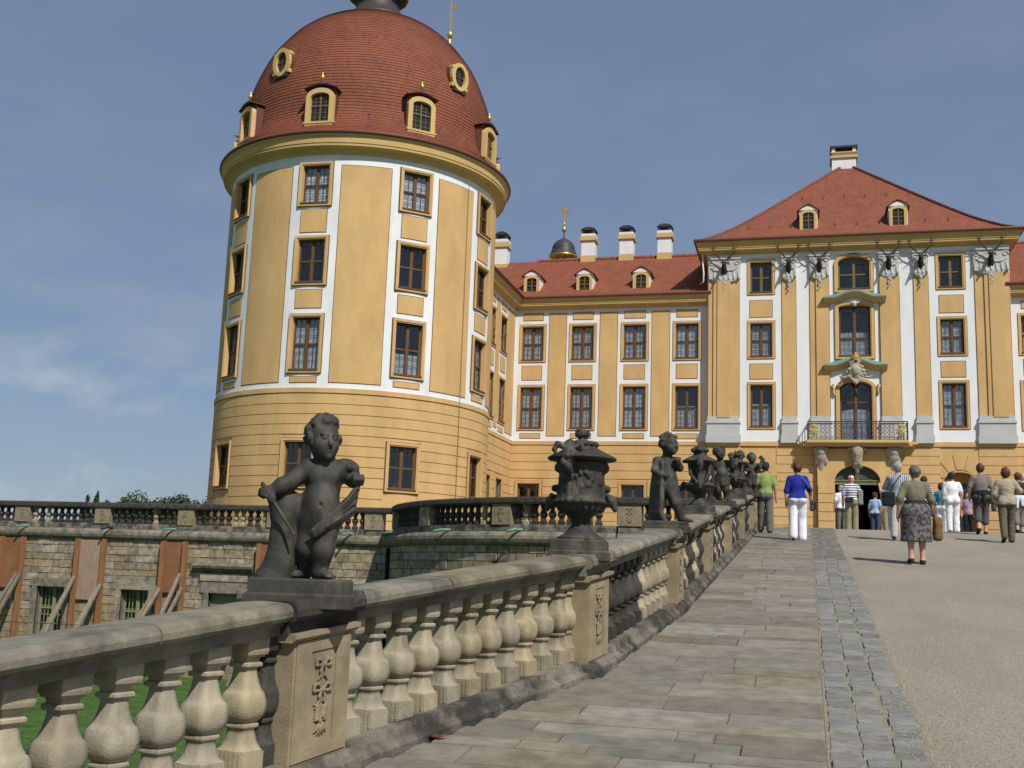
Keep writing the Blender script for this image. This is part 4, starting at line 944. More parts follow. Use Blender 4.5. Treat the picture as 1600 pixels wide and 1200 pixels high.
# ================================================================== RAMP BALUSTRADE
BAL = [(0, .080), (.090, .080), (.097, .073), (.108, .064), (.125, .057), (.150, .051), (.172, .047), (.173, .056), (.178, .059), (.186, .059), (.191, .056), (.192, .048), (.199, .058), (.209, .070), (.222, .079), (.240, .085), (.262, .087), (.284, .085), (.300, .080), (.310, .073), (.311, .068), (.325, .061), (.345, .053), (.368, .047), (.392, .043), (.405, .042), (.406, .054), (.411, .059), (.421, .059), (.426, .054), (.427, .046), (.440, .047), (.446, .052), (.447, .064), (.455, .066), (.457, .074), (.470, .078), (.530, .079)]
def baluster_mesh(mat, name='baluster'):
    m = MB(); k = 20; vs = []
    for z, h in BAL:
        n_ = 8.5 if .195 < z < .405 or .095 < z < .172 else 14
        for q in range(k):
            a = 2*math.pi*(q+.5)/k; c_, s_ = math.cos(a), math.sin(a); r = h/(abs(c_)**n_+abs(s_)**n_)**(1/n_); vs.append((r*c_, r*s_, z))
    b0 = len(m.v); m.v += vs
    for i in range(len(BAL)-1):
        z = (BAL[i][0]+BAL[i+1][0])/2
        for j in range(k): m.f.append(tuple(b0+q for q in (i*k+j, i*k+(j+1) % k, (i+1)*k+(j+1) % k, (i+1)*k+j))); m.m.append(0); m.sm.append(.195 < z < .405 or .1 < z < .172)
    m.f += [tuple(b0+q for q in range(k)), tuple(b0+q for q in range((len(BAL)-1)*k, len(BAL)*k))]; m.m += [0, 0]; m.sm += [False, False]
    for sx, sy in ((1, 0), (-1, 0), (0, 1), (0, -1)):      # combed tooling on the foot block
        for i in range(6):
            t = -.066+i*.0265
            if sx: m.box(ident, sx*.0795-.002, sx*.0795+.002, .01, .084, t-.007, t+.007)
            else: m.box(ident, t-.007, t+.007, .01, .084, sy*.0795-.002, sy*.0795+.002)
    me = m.mesh(name); me.materials.append(mat); return me
BML, BMD = baluster_mesh(STONEL), baluster_mesh(STONED)
def relief_mesh():
    s = SDF((-.10, -.035, -.25), (.10, .03, .25), .0042); rg = random.Random(2)
    def leafy(x, z, a, L_, w_=.013):
        d = Vector((math.sin(a), 0, math.cos(a))); p = Vector((x, -.006, z)); q = p+d*L_; s.chain([p, p+d*L_*.45-Vector((0, .006, 0)), q], [w_*.5, w_, .003], .003, (1, .6, 1))
    for e in (-1, 1):      # two knotted bows with fluttering ends
        for z0, k in ((.165, 1.0), (.035, 1.15)):
            L_ = [(e*.004, z0), (e*.03*k, z0+.026*k), (e*.06*k, z0+.022*k), (e*.062*k, z0-.004), (e*.03*k, z0-.006), (e*.004, z0)]
            s.chain([(x, -.010, z) for x, z in L_], [.008, .010, .011, .010, .008, .006], .003, (1, .7, 1))
            s.chain([(e*.006, -.009, z0-.004), (e*.024, -.011, z0-.036), (e*.016, -.009, z0-.058), (e*.042, -.008, z0-.082)], [.008, .010, .008, .005], .003, (1, .7, 1))
        for t in range(4): leafy(e*.012, -.055-.022*t, e*(1.3-.15*t), .055-.006*t); leafy(e*.008, -.045-.02*t, e*(2.3-.12*t), .05)
    for z0 in (.165, .035): s.ell((0, -.014, z0), (.011, .012, .013), .003)
    for t in range(5): leafy(0, -.13, math.pi+(t-2)*.38, .075, .014)
    for t in range(6): s.ell((rg.uniform(-.014, .014), -.014, -.09-.012*t), (.010, .010, .010), .002)
    s.chain([(0, -.004, .2), (0, -.004, -.14)], [.005, .005], .003)
    me = s.mesh('relief'); me.materials.append(STONEP); return me
REL = relief_mesh()
class Seg:
    def __init__(s, A, B):
        s.A, s.B = Vector((*A, 0)), Vector((*B, 0)); s.L = (s.B-s.A).length; s.t = (s.B-s.A)/s.L; s.n = Vector((s.t.y, -s.t.x, 0)); s.ang = math.atan2(-s.t.x, s.t.y)
    def P(s, u, n, z):
        p = s.A+s.t*u+s.n*n; q = s.A+s.t*u; return (p.x, p.y, gz(q.y)+z)
def extr(mb, seg, prof, u0, u1, mi=0, n=1, smooth=False):
    k = len(prof); vs = [seg.P(u0+(u1-u0)*i/n, a, z) for i in range(n+1) for a, z in prof]
    mb.add(vs, [(i*k+j, i*k+(j+1) % k, (i+1)*k+(j+1) % k, (i+1)*k+j) for i in range(n) for j in range(k)], mi, smooth)
    mb.add([vs[j] for j in range(k)], [tuple(range(k))], mi); mb.add([vs[n*k+j] for j in range(k)], [tuple(range(k))], mi)
COP = [(-.150, .852), (-.176, .860), (-.190, .880), (-.190, .908), (-.176, .932), (-.145, .946), (0, .953), (.145, .946), (.176, .932), (.190, .908), (.190, .880), (.176, .860), (.150, .852)]
BED = [(-.112, .785), (-.112, .828), (-.130, .836), (-.130, .853), (.130, .853), (.130, .836), (.112, .828), (.112, .785)]
PLI = [(-.225, -.25), (-.225, .050), (-.205, .068), (-.175, .080), (-.160, .142), (.160, .142), (.175, .080), (.205, .068), (.225, .050), (.225, -.25)]
bal = empty('ramp_balustrade', (-1.6, 16.5, gz(16.5)), 0, 'weathered sandstone balustrade with square balusters climbing beside the walkway', 'balustrade')
def pb(o): o.location = Vector(o.location)-bal.location; o.parent = bal; return o
rg = random.Random(21)
ped_ang = []
for i, p in enumerate(PED):
    a = Vector(PED[max(0, i-1)]); b = Vector(PED[min(len(PED)-1, i+1)]); d = (b-a).normalized(); ped_ang.append(d)
for i in range(len(PED)-1):
    sg = Seg(PED[i], PED[i+1]); u0, u1 = .27, sg.L-.27
    n = 3
    for k in range(n):
        m = MB(); j = rg.uniform(-.004, .004); extr(m, sg, [(a+j, z+j*.7) for a, z in COP], u0-.02+(u1-u0+.04)*k/n+.004, u0-.02+(u1-u0+.04)*(k+1)/n-.004, 0, 2); pb(m.build('coping_stone', STONEG))
    m = MB(); extr(m, sg, BED, u0-.02, u1+.02, 0, 3); pb(m.build('rail_bed', STONEG))
    for k in range(2):
        m = MB(); extr(m, sg, PLI, u0-.02+(u1-u0+.04)*k/2+.004, u0-.02+(u1-u0+.04)*(k+1)/2-.004, 0, 2); pb(m.build('plinth_stone', STONEB))
    nb = max(1, round((u1-u0)/.268)); st = (u1-u0)/nb
    for k in [-1]+list(range(nb))+[nb]:
        u = u0+(k+.5)*st if 0 <= k < nb else (u0-.005 if k < 0 else u1+.005); fr = (k+.5)/nb
        dark = (i == 0 and k >= nb) or (i == 2 and fr < .55) or (i >= 3 and rg.random() < .75)
        o = link('baluster', BMD if dark else BML, None); p = sg.P(u, 0, .130); o.location = p; o.scale = (1.06+rg.uniform(-.02, .02), 1.06+rg.uniform(-.02, .02), 1.255); o.rotation_euler = (0, 0, sg.ang+rg.uniform(-.015, .015)); pb(o)
for i, p in enumerate(PED):
    d = ped_ang[i]; sg = Seg((p[0]-d.x*.5, p[1]-d.y*.5), (p[0]+d.x*.5, p[1]+d.y*.5)); c = .5; hl = .24
    m = MB(); q = [(-.17, .10), (-.17, .79), (.17, .79), (.17, .10)]; extr(m, sg, q, c-hl, c+hl); po = pb(m.build('pedestal', STONEP))
    m = MB(); extr(m, sg, [(-.245, -.3), (-.245, .075), (-.195, .125), (.195, .125), (.245, .075), (.245, -.3)], c-hl-.055, c+hl+.055); o = m.build('pedestal_base', STONEB, po)
    m = MB(); extr(m, sg, [(-.18, .745), (-.205, .765), (-.205, .79), (.205, .79), (.205, .765), (.18, .745)], c-hl-.035, c+hl+.035); m.build('neck_moulding', STONEP, po)
    m = MB(); extr(m, sg, [(-.160, .792), (-.160, .845), (-.200, .853), (-.222, .878), (-.220, .912), (-.195, .957), (.195, .957), (.220, .912), (.222, .878), (.200, .853), (.160, .845), (.160, .792)], c-hl-.055, c+hl+.055); m.build('pedestal_cap', STONED if i in (1, 5, 7) else STONEG, po)
    # raised border and carved panel on the ramp face
    m = MB()
    for (a, b, z0, z1) in ((-.225, -.105, .14, .74), (.105, .225, .14, .74), (-.105, .105, .14, .20), (-.105, .105, .68, .74)):
        vs = [sg.P(c+uu, nn, zz) for uu in (a, b) for nn, zz in ((.169, z0), (.169, z1), (.179, z1), (.179, z0))]
        m.add(vs, [(0, 1, 2, 3), (4, 5, 6, 7), (0, 1, 5, 4), (1, 2, 6, 5), (2, 3, 7, 6), (3, 0, 4, 7)])
    m.build('panel_border', STONEP, po)
    o = link('relief', REL, None, po); pp = Vector(sg.P(c, .170, .44)); o.location = pp; o.rotation_euler = (0, 0, sg.ang+math.pi/2)

# ================================================================== STATUES AND URNS
def face(s, c, yaw, r=.1, pitch=0):
    f = Vector((math.sin(yaw), -math.cos(yaw), 0)); sd = Vector((math.cos(yaw), math.sin(yaw), 0)); c = Vector(c); z = Vector((0, 0, 1)); k = r/.1
    s.ell(c, (.082*k, .092*k, .108*k), .02, yaw); s.ell(c+f*.03*k-z*.055*k, (.066*k, .062*k, .056*k), .03, yaw)
    for e in (-1, 1):
        s.ell(c+f*.052*k+sd*e*.038*k-z*.032*k, (.036*k, .034*k, .034*k), .02)
        s.sub(c+f*.098*k+sd*e*.033*k+z*.004*k, (.020*k, .016*k, .013*k), .010, yaw); s.ell(c+f*.082*k+sd*e*.033*k+z*.003*k, (.014*k, .012*k, .010*k), .003)
        s.ell(c+sd*e*.084*k-z*.008*k-f*.0*k, (.014*k, .026*k, .032*k), .008, yaw)
        s.cone(c+f*.088*k+sd*e*.014*k+z*.022*k, c+f*.080*k+sd*e*.052*k+z*.022*k, .009*k, .007*k, .012)
    s.cone(c+f*.088*k+z*.006*k, c+f*.104*k-z*.026*k, .010*k, .015*k, .012); s.sub(c+f*.100*k-z*.052*k, (.022*k, .012*k, .005*k), .006, yaw); s.ell(c+f*.088*k-z*.045*k, (.019*k, .012*k, .007*k), .006, yaw); s.ell(c+f*.086*k-z*.061*k, (.016*k, .012*k, .007*k), .006, yaw)
    s.ell(c+f*.076*k-z*.088*k, (.022*k, .02*k, .018*k), .015)
def curls(s, c, yaw, r, n, seed):
    rg = random.Random(seed); f = Vector((math.sin(yaw), -math.cos(yaw), 0)); c = Vector(c)
    s.ell(c-f*.018*r/.1+Vector((0, 0, .02*r/.1)), (.094*r/.1, .098*r/.1, .104*r/.1), .012)
    for i in range(n):
        a = rg.uniform(0, 6.28); h = rg.uniform(-.45, 1.0); q = math.sqrt(max(0, 1-h*h)); d = Vector((q*math.cos(a), q*math.sin(a), h))
        if d.dot(f) > .42 and h < .62: continue
        p = c-f*.014*r/.1+Vector((0, 0, .018*r/.1))+d*r*.98; s.ell(p, (r*rg.uniform(.16, .28), r*rg.uniform(.16, .28), r*rg.uniform(.14, .24)), .012)
        if rg.random() < .5: s.sub(p+d*r*.2, (r*.09, r*.09, r*.09), .01)
def fist(s, p, dr, r=.036):
    p = Vector(p); dr = Vector(dr).normalized(); a = dr.cross(Vector((0, 0, 1)))
    a = a.normalized() if a.length > .1 else Vector((1, 0, 0)); b = dr.cross(a)
    s.ell(p, (r, r, r*.95), .015)
    for i in range(4):
        o = a*(i-1.5)*r*.55; s.chain([p+o+dr*r*.5+b*r*.6, p+o+dr*r*1.15, p+o+dr*r*.8-b*r*.7], [r*.30]*3, .004)
    s.chain([p+a*r*.9, p+a*r*.9+dr*r*.7+b*r*.4], [r*.34, r*.28], .008)
def foot(s, a, d, r=.034):
    a = Vector(a); d = Vector(d).normalized(); sd = d.cross(Vector((0, 0, 1)))
    s.chain([a, a-d*.025-Vector((0, 0, .02))], [r, r*.8], .02); s.chain([a+Vector((0, 0, -.005)), a+d*.10-Vector((0, 0, .022))], [r*.9, r*.62], .025)
    for i in range(5): s.cone(a+d*.09+sd*(i-2)*.013-Vector((0, 0, .026)), a+d*(.128-.006*abs(i-1))+sd*(i-2)*.014-Vector((0, 0, .028)), .011, .009, .004)
def statue(name, label, ped, rz, build, lo, hi, vox, sc=(1, 1, 1), pl=(.30, .22, .10)):
    p = PED[ped]; z = gz(p[1])+.950; root = empty(name, (p[0], p[1], z), rz, label, 'statue' if 'urn' not in name else 'urn')
    s = SDF(lo, hi, vox); build(s); o = link('figure' if 'urn' not in name else 'vessel', s.mesh(name), STAT, root); o.location = (0, 0, pl[2]-.005); o.scale = sc
    m = MB(); a, b, h = pl
    for (x, y, z0, z1) in ((a+.02, b+.02, -.06, .016), (a, b, .016, h)):
        c = .012; m.add([(-x, -y, z0), (x, -y, z0), (x, y, z0), (-x, y, z0), (-x, -y, z1-c), (x, -y, z1-c), (x, y, z1-c), (-x, y, z1-c), (-x+c, -y+c, z1), (x-c, -y+c, z1), (x-c, y-c, z1), (-x+c, y-c, z1)], [(0, 1, 5, 4), (1, 2, 6, 5), (2, 3, 7, 6), (3, 0, 4, 7), (4, 5, 9, 8), (5, 6, 10, 9), (6, 7, 11, 10), (7, 4, 8, 11), (8, 9, 10, 11)])
    m.build('plinth', STAT, root); return root
def putto1(s):
    # trunk support
    s.chain([(-.20, .03, -.01), (-.165, .03, .08), (-.145, .03, .25), (-.145, .03, .42)], [.13, .10, .095, .105], .03); s.chain([(-.20, .02, .40), (-.245, .01, .46)], [.055, .03], .05); s.chain([(-.06, .02, .42), (-.02, .01, .475)], [.055, .03], .05)
    s.noise(.0035, 32, 1)
    # legs
    s.chain([(.135, -.02, .34), (.130, -.05, .175), (.110, -.02, .055)], [.105, .074, .048], .03); s.ell((.122, .005, .12), (.060, .060, .075), .03); s.ell((.13, -.06, .185), (.055, .045, .05), .03); foot(s, (.110, -.03, .048), (.80, -.6, 0), .038)
    s.chain([(.03, .02, .34), (.015, .0, .19), (.005, .11, .055)], [.098, .072, .046], .03); s.ell((.0, .07, .125), (.055, .055, .07), .03); foot(s, (.005, .10, .048), (-.55, -.8, 0), .037)
    # torso
    s.ell((.085, .005, .355), (.132, .112, .10), .045); s.ell((.10, -.035, .44), (.123, .115, .115), .05); s.ell((.105, -.005, .565), (.122, .092, .115), .05); s.sub((.10, -.152, .425), (.010, .016, .012), .012)
    for e in (-1, 1): s.ell((.105+e*.054, -.07, .60), (.054, .032, .044), .03)
    s.chain([(.0, .0, .635), (.21, .0, .645)], [.062, .062], .045); s.cone((.105, .0, .65), (.097, -.014, .72), .062, .056, .035)
    # lowered arm with staff
    s.chain([(-.015, -.01, .64), (-.12, -.04, .56), (-.18, -.06, .53), (-.245, -.08, .50)], [.062, .050, .050, .034], .025); fist(s, (-.272, -.09, .492), (-.75, -.3, -.35), .038)
    s.cone((-.30, -.105, .535), (-.06, -.145, .25), .014, .009, .003); s.ell((-.232, -.112, .455), (.032, .03, .036), .012)
    # raised arm with drapery
    s.chain([(.22, .0, .64), (.30, .04, .60), (.318, -.04, .585)], [.060, .050, .036], .025); fist(s, (.335, -.07, .58), (.25, -.8, .1), .037)
    s.ell((.255, .0, .675), (.055, .055, .038), .02); s.ell((.30, .01, .655), (.042, .05, .04), .02); s.ell((.275, -.04, .66), (.03, .03, .025), .012)
    for i in range(9):
        t = i/8; s.chain([(.352-.03*t, -.055-.015*(i % 2), .575-.19*t), (.285-.05*t, -.105-.014*(i % 2), .475-.125*t), (.165-.01*t, -.148-.010*(i % 2), .375-.075*t), (.06+.02*t, -.142, .285-.04*t), (.03+.03*t, -.125, .262-.03*t)], [.012, .014, .012, .009, .006], .004)
    s.chain([(.335, -.03, .55), (.29, -.04, .45), (.22, -.07, .375)], [.012, .03, .045], .03)
    s.chain([(.26, -.05, .38), (.21, .03, .36), (.12, .11, .37)], [.035, .04, .03], .03)
    face(s, (.085, -.03, .815), .52, .118); curls(s, (.085, -.03, .822), .52, .118, 90, 4)
    s.noise(.0006, 60, 2)
statue('putto_statue', 'dark stone putto leaning on a draped stump on the first pedestal', 1, R_(20), putto1, (-.40, -.30, -.03), (.44, .28, 1.02), .0062, (.79, .86, .93), pl=(.265, .195, .092))
def putto2(s):   # three-quarter back view, striding to the right, cloak hanging behind
    s.chain([(-.05, .0, .40), (-.07, .02, .2), (-.10, .03, .05)], [.085, .06, .042], .03); foot(s, (-.10, .02, .045), (.9, -.3, 0))
    s.chain([(.05, -.02, .40), (.11, -.03, .22), (.17, .0, .07)], [.09, .064, .044], .03); foot(s, (.18, .0, .045), (.95, -.2, 0))
    s.ell((.0, .0, .42), (.115, .105, .10), .04); s.ell((.02, -.01, .5), (.105, .10, .11), .05); s.ell((-.01, .0, .62), (.105, .085, .11), .05)
    s.chain([(-.10, .0, .69), (.09, .0, .69)], [.055, .055], .04); s.cone((0, 0, .7), (.005, -.01, .79), .05, .046, .03)
    s.chain([(-.10, -.02, .69), (-.13, -.07, .58), (-.05, -.12, .52)], [.052, .044, .034], .025); fist(s, (-.02, -.13, .52), (1, -.1, 0), .034)
    s.chain([(.10, .0, .69), (.15, -.03, .62), (.13, -.09, .67)], [.052, .042, .033], .025); fist(s, (.125, -.10, .69), (0, -.3, 1), .034)
    for i in range(6): s.chain([(-.12+.015*i, .05-.03*i, .66), (-.15+.02*i, .02-.028*i, .42), (-.17+.022*i, .02-.03*i, .1), (-.16+.03*i, .0-.03*i, .0)], [.03, .032, .03, .03], .014)
    face(s, (.03, -.02, .885), .75, .108); curls(s, (.03, -.02, .89), .75, .108, 70, 8); s.noise(.0016, 70, 5)
statue('putto_statue', 'dark stone putto with long cloak between the horned mask urn and the waisted urn', 3, R_(8), putto2, (-.34, -.32, -.03), (.40, .24, 1.05), .011, pl=(.25, .2, .07))
def putto3(s):
    s.chain([(-.02, .0, .38), (-.06, -.05, .2), (-.02, .04, .05)], [.088, .062, .042], .03); foot(s, (-.02, .03, .045), (.6, -.8, 0))
    s.chain([(.07, .0, .38), (.09, -.02, .2), (.09, .02, .05)], [.088, .062, .042], .03); foot(s, (.09, .01, .045), (.7, -.7, 0))
    s.ell((.02, .0, .40), (.115, .10, .10), .04); s.ell((.02, -.03, .49), (.108, .10, .11), .05); s.ell((.0, .0, .61), (.11, .085, .11), .05)
    s.chain([(-.10, .0, .685), (.10, .0, .69)], [.055, .055], .04); s.cone((0, 0, .7), (-.02, -.01, .78), .05, .046, .03)
    s.chain([(.11, .0, .69), (.19, -.05, .63), (.17, -.12, .74)], [.052, .043, .033], .025); fist(s, (.17, -.13, .765), (0, -.2, 1), .036); s.ell((.17, -.12, .82), (.06, .05, .05), .02)
    s.chain([(-.11, .0, .68), (-.16, .03, .55), (-.12, .02, .42)], [.052, .043, .034], .025); fist(s, (-.115, .015, .39), (.1, -.1, -1), .034)
    s.chain([(-.16, .05, .0), (-.15, .04, .18), (-.14, .03, .35)], [.10, .08, .07], .04)
    for i in range(4): s.chain([(-.11, -.02, .44-.03*i), (.02, -.12, .37-.03*i), (.12, -.06, .42-.04*i)], [.02, .022, .02], .012)
    face(s, (-.03, -.02, .87), .4, .105); curls(s, (-.03, -.02, .88), .4, .108, 70, 12); s.noise(.0016, 70, 6)
statue('putto_statue', 'dark stone putto raising one hand between the waisted urn and the knob lidded urn', 5, R_(6), putto3, (-.34, -.32, -.03), (.36, .24, 1.05), .013, pl=(.25, .2, .07))
def group4(s):
    for ox, yaw, sc in ((-.14, -.2, 1), (.14, .5, .95)):
        V = lambda x, y, z: (ox+x*sc, y*sc, z*sc)
        s.chain([V(-.05, 0, .38), V(-.06, -.04, .2), V(-.04, .03, .04)], [.085, .06, .042], .03); s.chain([V(.05, 0, .38), V(.07, -.03, .2), V(.06, .03, .04)], [.085, .06, .042], .03)
        foot(s, V(-.04, .02, .045), (.3, -.9, 0)); foot(s, V(.06, .02, .045), (.5, -.8, 0))
        s.ell(V(0, 0, .42), (.12, .1, .12), .05); s.ell(V(0, 0, .58), (.11, .085, .12), .05); s.chain([V(-.1, 0, .68), V(.1, 0, .68)], [.055, .055], .04); s.cone(V(0, 0, .69), V(0, 0, .78), .05, .045, .03)
        face(s, V(0, -.02, .86), yaw, .105); curls(s, V(0, -.02, .87), yaw, .108, 40, int(ox*100)+40)
        s.chain([V(.11, 0, .68), V(.2, -.06, .6), V(.16, -.14, .66)], [.05, .043, .034], .02); s.chain([V(-.11, 0, .68), V(-.19, -.04, .58), V(-.08, -.12, .52)], [.05, .043, .034], .02)
        fist(s, V(.16, -.15, .68), (0, -.4, 1), .034); fist(s, V(-.06, -.13, .52), (1, -.2, 0), .034)
    s.chain([(.28, -.05, .55), (.36, -.05, .66), (.40, -.05, .78), (.36, -.05, .85), (.32, -.05, .82)], [.05, .05, .045, .035, .025], .02)
    s.chain([(0, .06, .0), (0, .06, .3)], [.16, .1], .05); s.noise(.0016, 70, 9)
statue('putto_group', 'pair of dark stone putti with a curling horn on the topmost pedestal', 7, R_(4), group4, (-.46, -.32, -.03), (.48, .26, 1.06), .014, pl=(.36, .22, .07))
def urn(kind):
    def f(s):
        k = kind
        body = [(.20, 0), (.205, .02), (.15, .05), (.10, .10), (.075, .135), (.070, .150), (.088, .155), (.088, .175), (.078, .180), (.11, .205), (.165, .245), (.20, .29), (.218, .325)]
        if k == 0: body += [(.222, .35), (.212, .39), (.203, .47), (.196, .55), (.198, .59), (.208, .62), (.212, .66), (.19, .672), (.20, .685), (.295, .685), (.304, .70), (.285, .715), (.22, .745), (.16, .775), (.125, .795), (.12, .80), (.122, .83), (.10, .85), (.048, .856), (.038, .872), (.050, .90), (.060, .935), (.066, .95), (.0, .95)]
        elif k == 1: body += [(.20, .34), (.15, .40), (.13, .50), (.145, .60), (.185, .66), (.16, .67), (.275, .69), (.28, .705), (.22, .745), (.12, .79), (.10, .80), (.09, .86), (.11, .88), (.10, .92), (.05, .95), (.0, .96)]
        else: body += [(.20, .345), (.14, .42), (.13, .52), (.16, .62), (.20, .66), (.25, .68), (.26, .70), (.18, .74), (.09, .79), (.05, .80), (.05, .83), (.09, .86), (.085, .90), (.03, .93), (.03, .95), (.0, .98)]
        s.revolve(body, .012); rg = random.Random(30+k)
        for i in range(22):      # ruffled acanthus ring
            a = i*6.283/22; s.ell((.215*math.cos(a), .215*math.sin(a), .325), (.038, .038, .028), .012); s.ell((.185*math.cos(a+.14), .185*math.sin(a+.14), .285), (.026, .026, .045), .012)
        for a in (R_(-10), R_(170)) if k == 0 else (R_(20), R_(160), R_(270)):     # ram heads on the sides
            c, d = math.cos(a), math.sin(a)
            s.chain([(.20*c, .20*d, .33), (.27*c, .27*d, .335), (.30*c, .30*d, .27)], [.055, .042, .026], .02)
            for e in (-1, 1): s.chain([(.24*c-e*.03*d, .24*d+e*.03*c, .36), (.25*c-e*.06*d, .25*d+e*.06*c, .38), (.26*c-e*.065*d, .26*d+e*.065*c, .34)], [.02, .017, .01], .008)
        if k == 0:
            fx, fy = -.10, -.235     # horned mask on the rim
            s.ell((fx, fy, .71), (.06, .05, .085), .02); s.cone((fx-.005, fy-.045, .72), (fx-.01, fy-.06, .69), .012, .016, .01)
            for e in (-1, 1):
                s.sub((fx+e*.024-.01, fy-.05, .725), (.013, .012, .008), .008); s.chain([(fx+e*.04, fy, .77), (fx+e*.10, fy, .80), (fx+e*.125, fy-.01, .75), (fx+e*.10, fy-.02, .70)], [.026, .024, .02, .012], .01)
            s.sub((fx-.01, fy-.05, .665), (.022, .012, .006), .006); s.chain([(fx-.04, fy-.02, .64), (fx, fy-.01, .60), (fx+.03, fy, .56)], [.035, .03, .015], .02); s.ell((fx, fy+.06, .80), (.05, .05, .05), .02)
            for i in range(12): a = i*.5236; s.ell((.056*math.cos(a), .056*math.sin(a), .915), (.012, .012, .032), .004); s.ell((.118*math.cos(a+.2), .118*math.sin(a+.2), .825), (.03, .03, .026), .008)
            for sx in (-1, 1): s.ell((sx*.225, -.02, .44), (.035, .04, .032), .02); s.ell((sx*.20, .0, .62), (.04, .05, .045), .02)
            for i in range(26):       # relief figures on the body
                a = rg.uniform(R_(-150), R_(-30)); z = rg.uniform(.38, .58); r = .203; q = (r*math.cos(a), r*math.sin(a), z); w2 = rg.uniform(-.05, .05); s.cone(q, (r*math.cos(a+w2), r*math.sin(a+w2), z+rg.uniform(-.06, .06)), .018, .012, .01)
        else:
            for i in range(5): a = R_(-90+i*72); s.ell((.10*math.cos(a), .10*math.sin(a), .875), (.05, .05, .04), .015)
            s.chain([(0, -.22, .70), (0, -.25, .64), (0, -.24, .56)], [.06, .05, .03], .02)
            for e in (-1, 1): s.chain([(e*.04, -.22, .72), (e*.09, -.2, .76)], [.025, .015], .01); s.chain([(e*.16, -.12, .66), (e*.14, -.14, .5), (e*.08, -.17, .4)], [.03, .03, .03], .02)
        s.noise(.0022, 60, 40+k)
    return f
for ped, k, lb in ((2, 0, 'large dark stone urn with horned mask on the second pedestal'), (4, 1, 'dark stone urn with waisted body between the cloaked putto and hand raising putto'), (6, 2, 'dark stone urn with small knob lid beside the pair of putti')):
    statue('stone_urn', lb, ped, R_(10-ped), urn(k), (-.36, -.36, -.02), (.36, .36, 1.02), .0095 if k == 0 else .012, (.94, .94, .95), pl=(.225, .225, .105))

# ================================================================== TERRACE WALLS
def sweepP(mb, P, prof, u0, u1, n=1, mi=0, smooth=False):
    k = len(prof); vs = [P(u0+(u1-u0)*i/n, z, d) for i in range(n+1) for d, z in prof]
    mb.add(vs, [(i*k+j, i*k+(j+1) % k, (i+1)*k+(j+1) % k, (i+1)*k+j) for i in range(n) for j in range(k)], mi, smooth); mb.add([vs[j] for j in range(k)], [tuple(range(k))], mi); mb.add([vs[n*k+j] for j in range(k)], [tuple(range(k))], mi)
ROLL = [(-.1, 2.74), (.03, 2.74), (.12, 2.77), (.20, 2.84), (.235, 2.94), (.22, 3.05), (.15, 3.14), (.05, 3.18), (-.1, 3.20)]
TPL = [(-.34, 3.19), (-.34, 3.40), (.01, 3.40), (.03, 3.34), (.05, 3.19)]
TCO = [(-.40, 4.04), (-.42, 4.10), (-.40, 4.22), (-.34, 4.27), (.05, 4.27), (.11, 4.22), (.13, 4.10), (.11, 4.04)]
BLK = units('stone_block', 8, BLOCK, .03, .012, .3)
bml2, bmd2 = BML, BMD
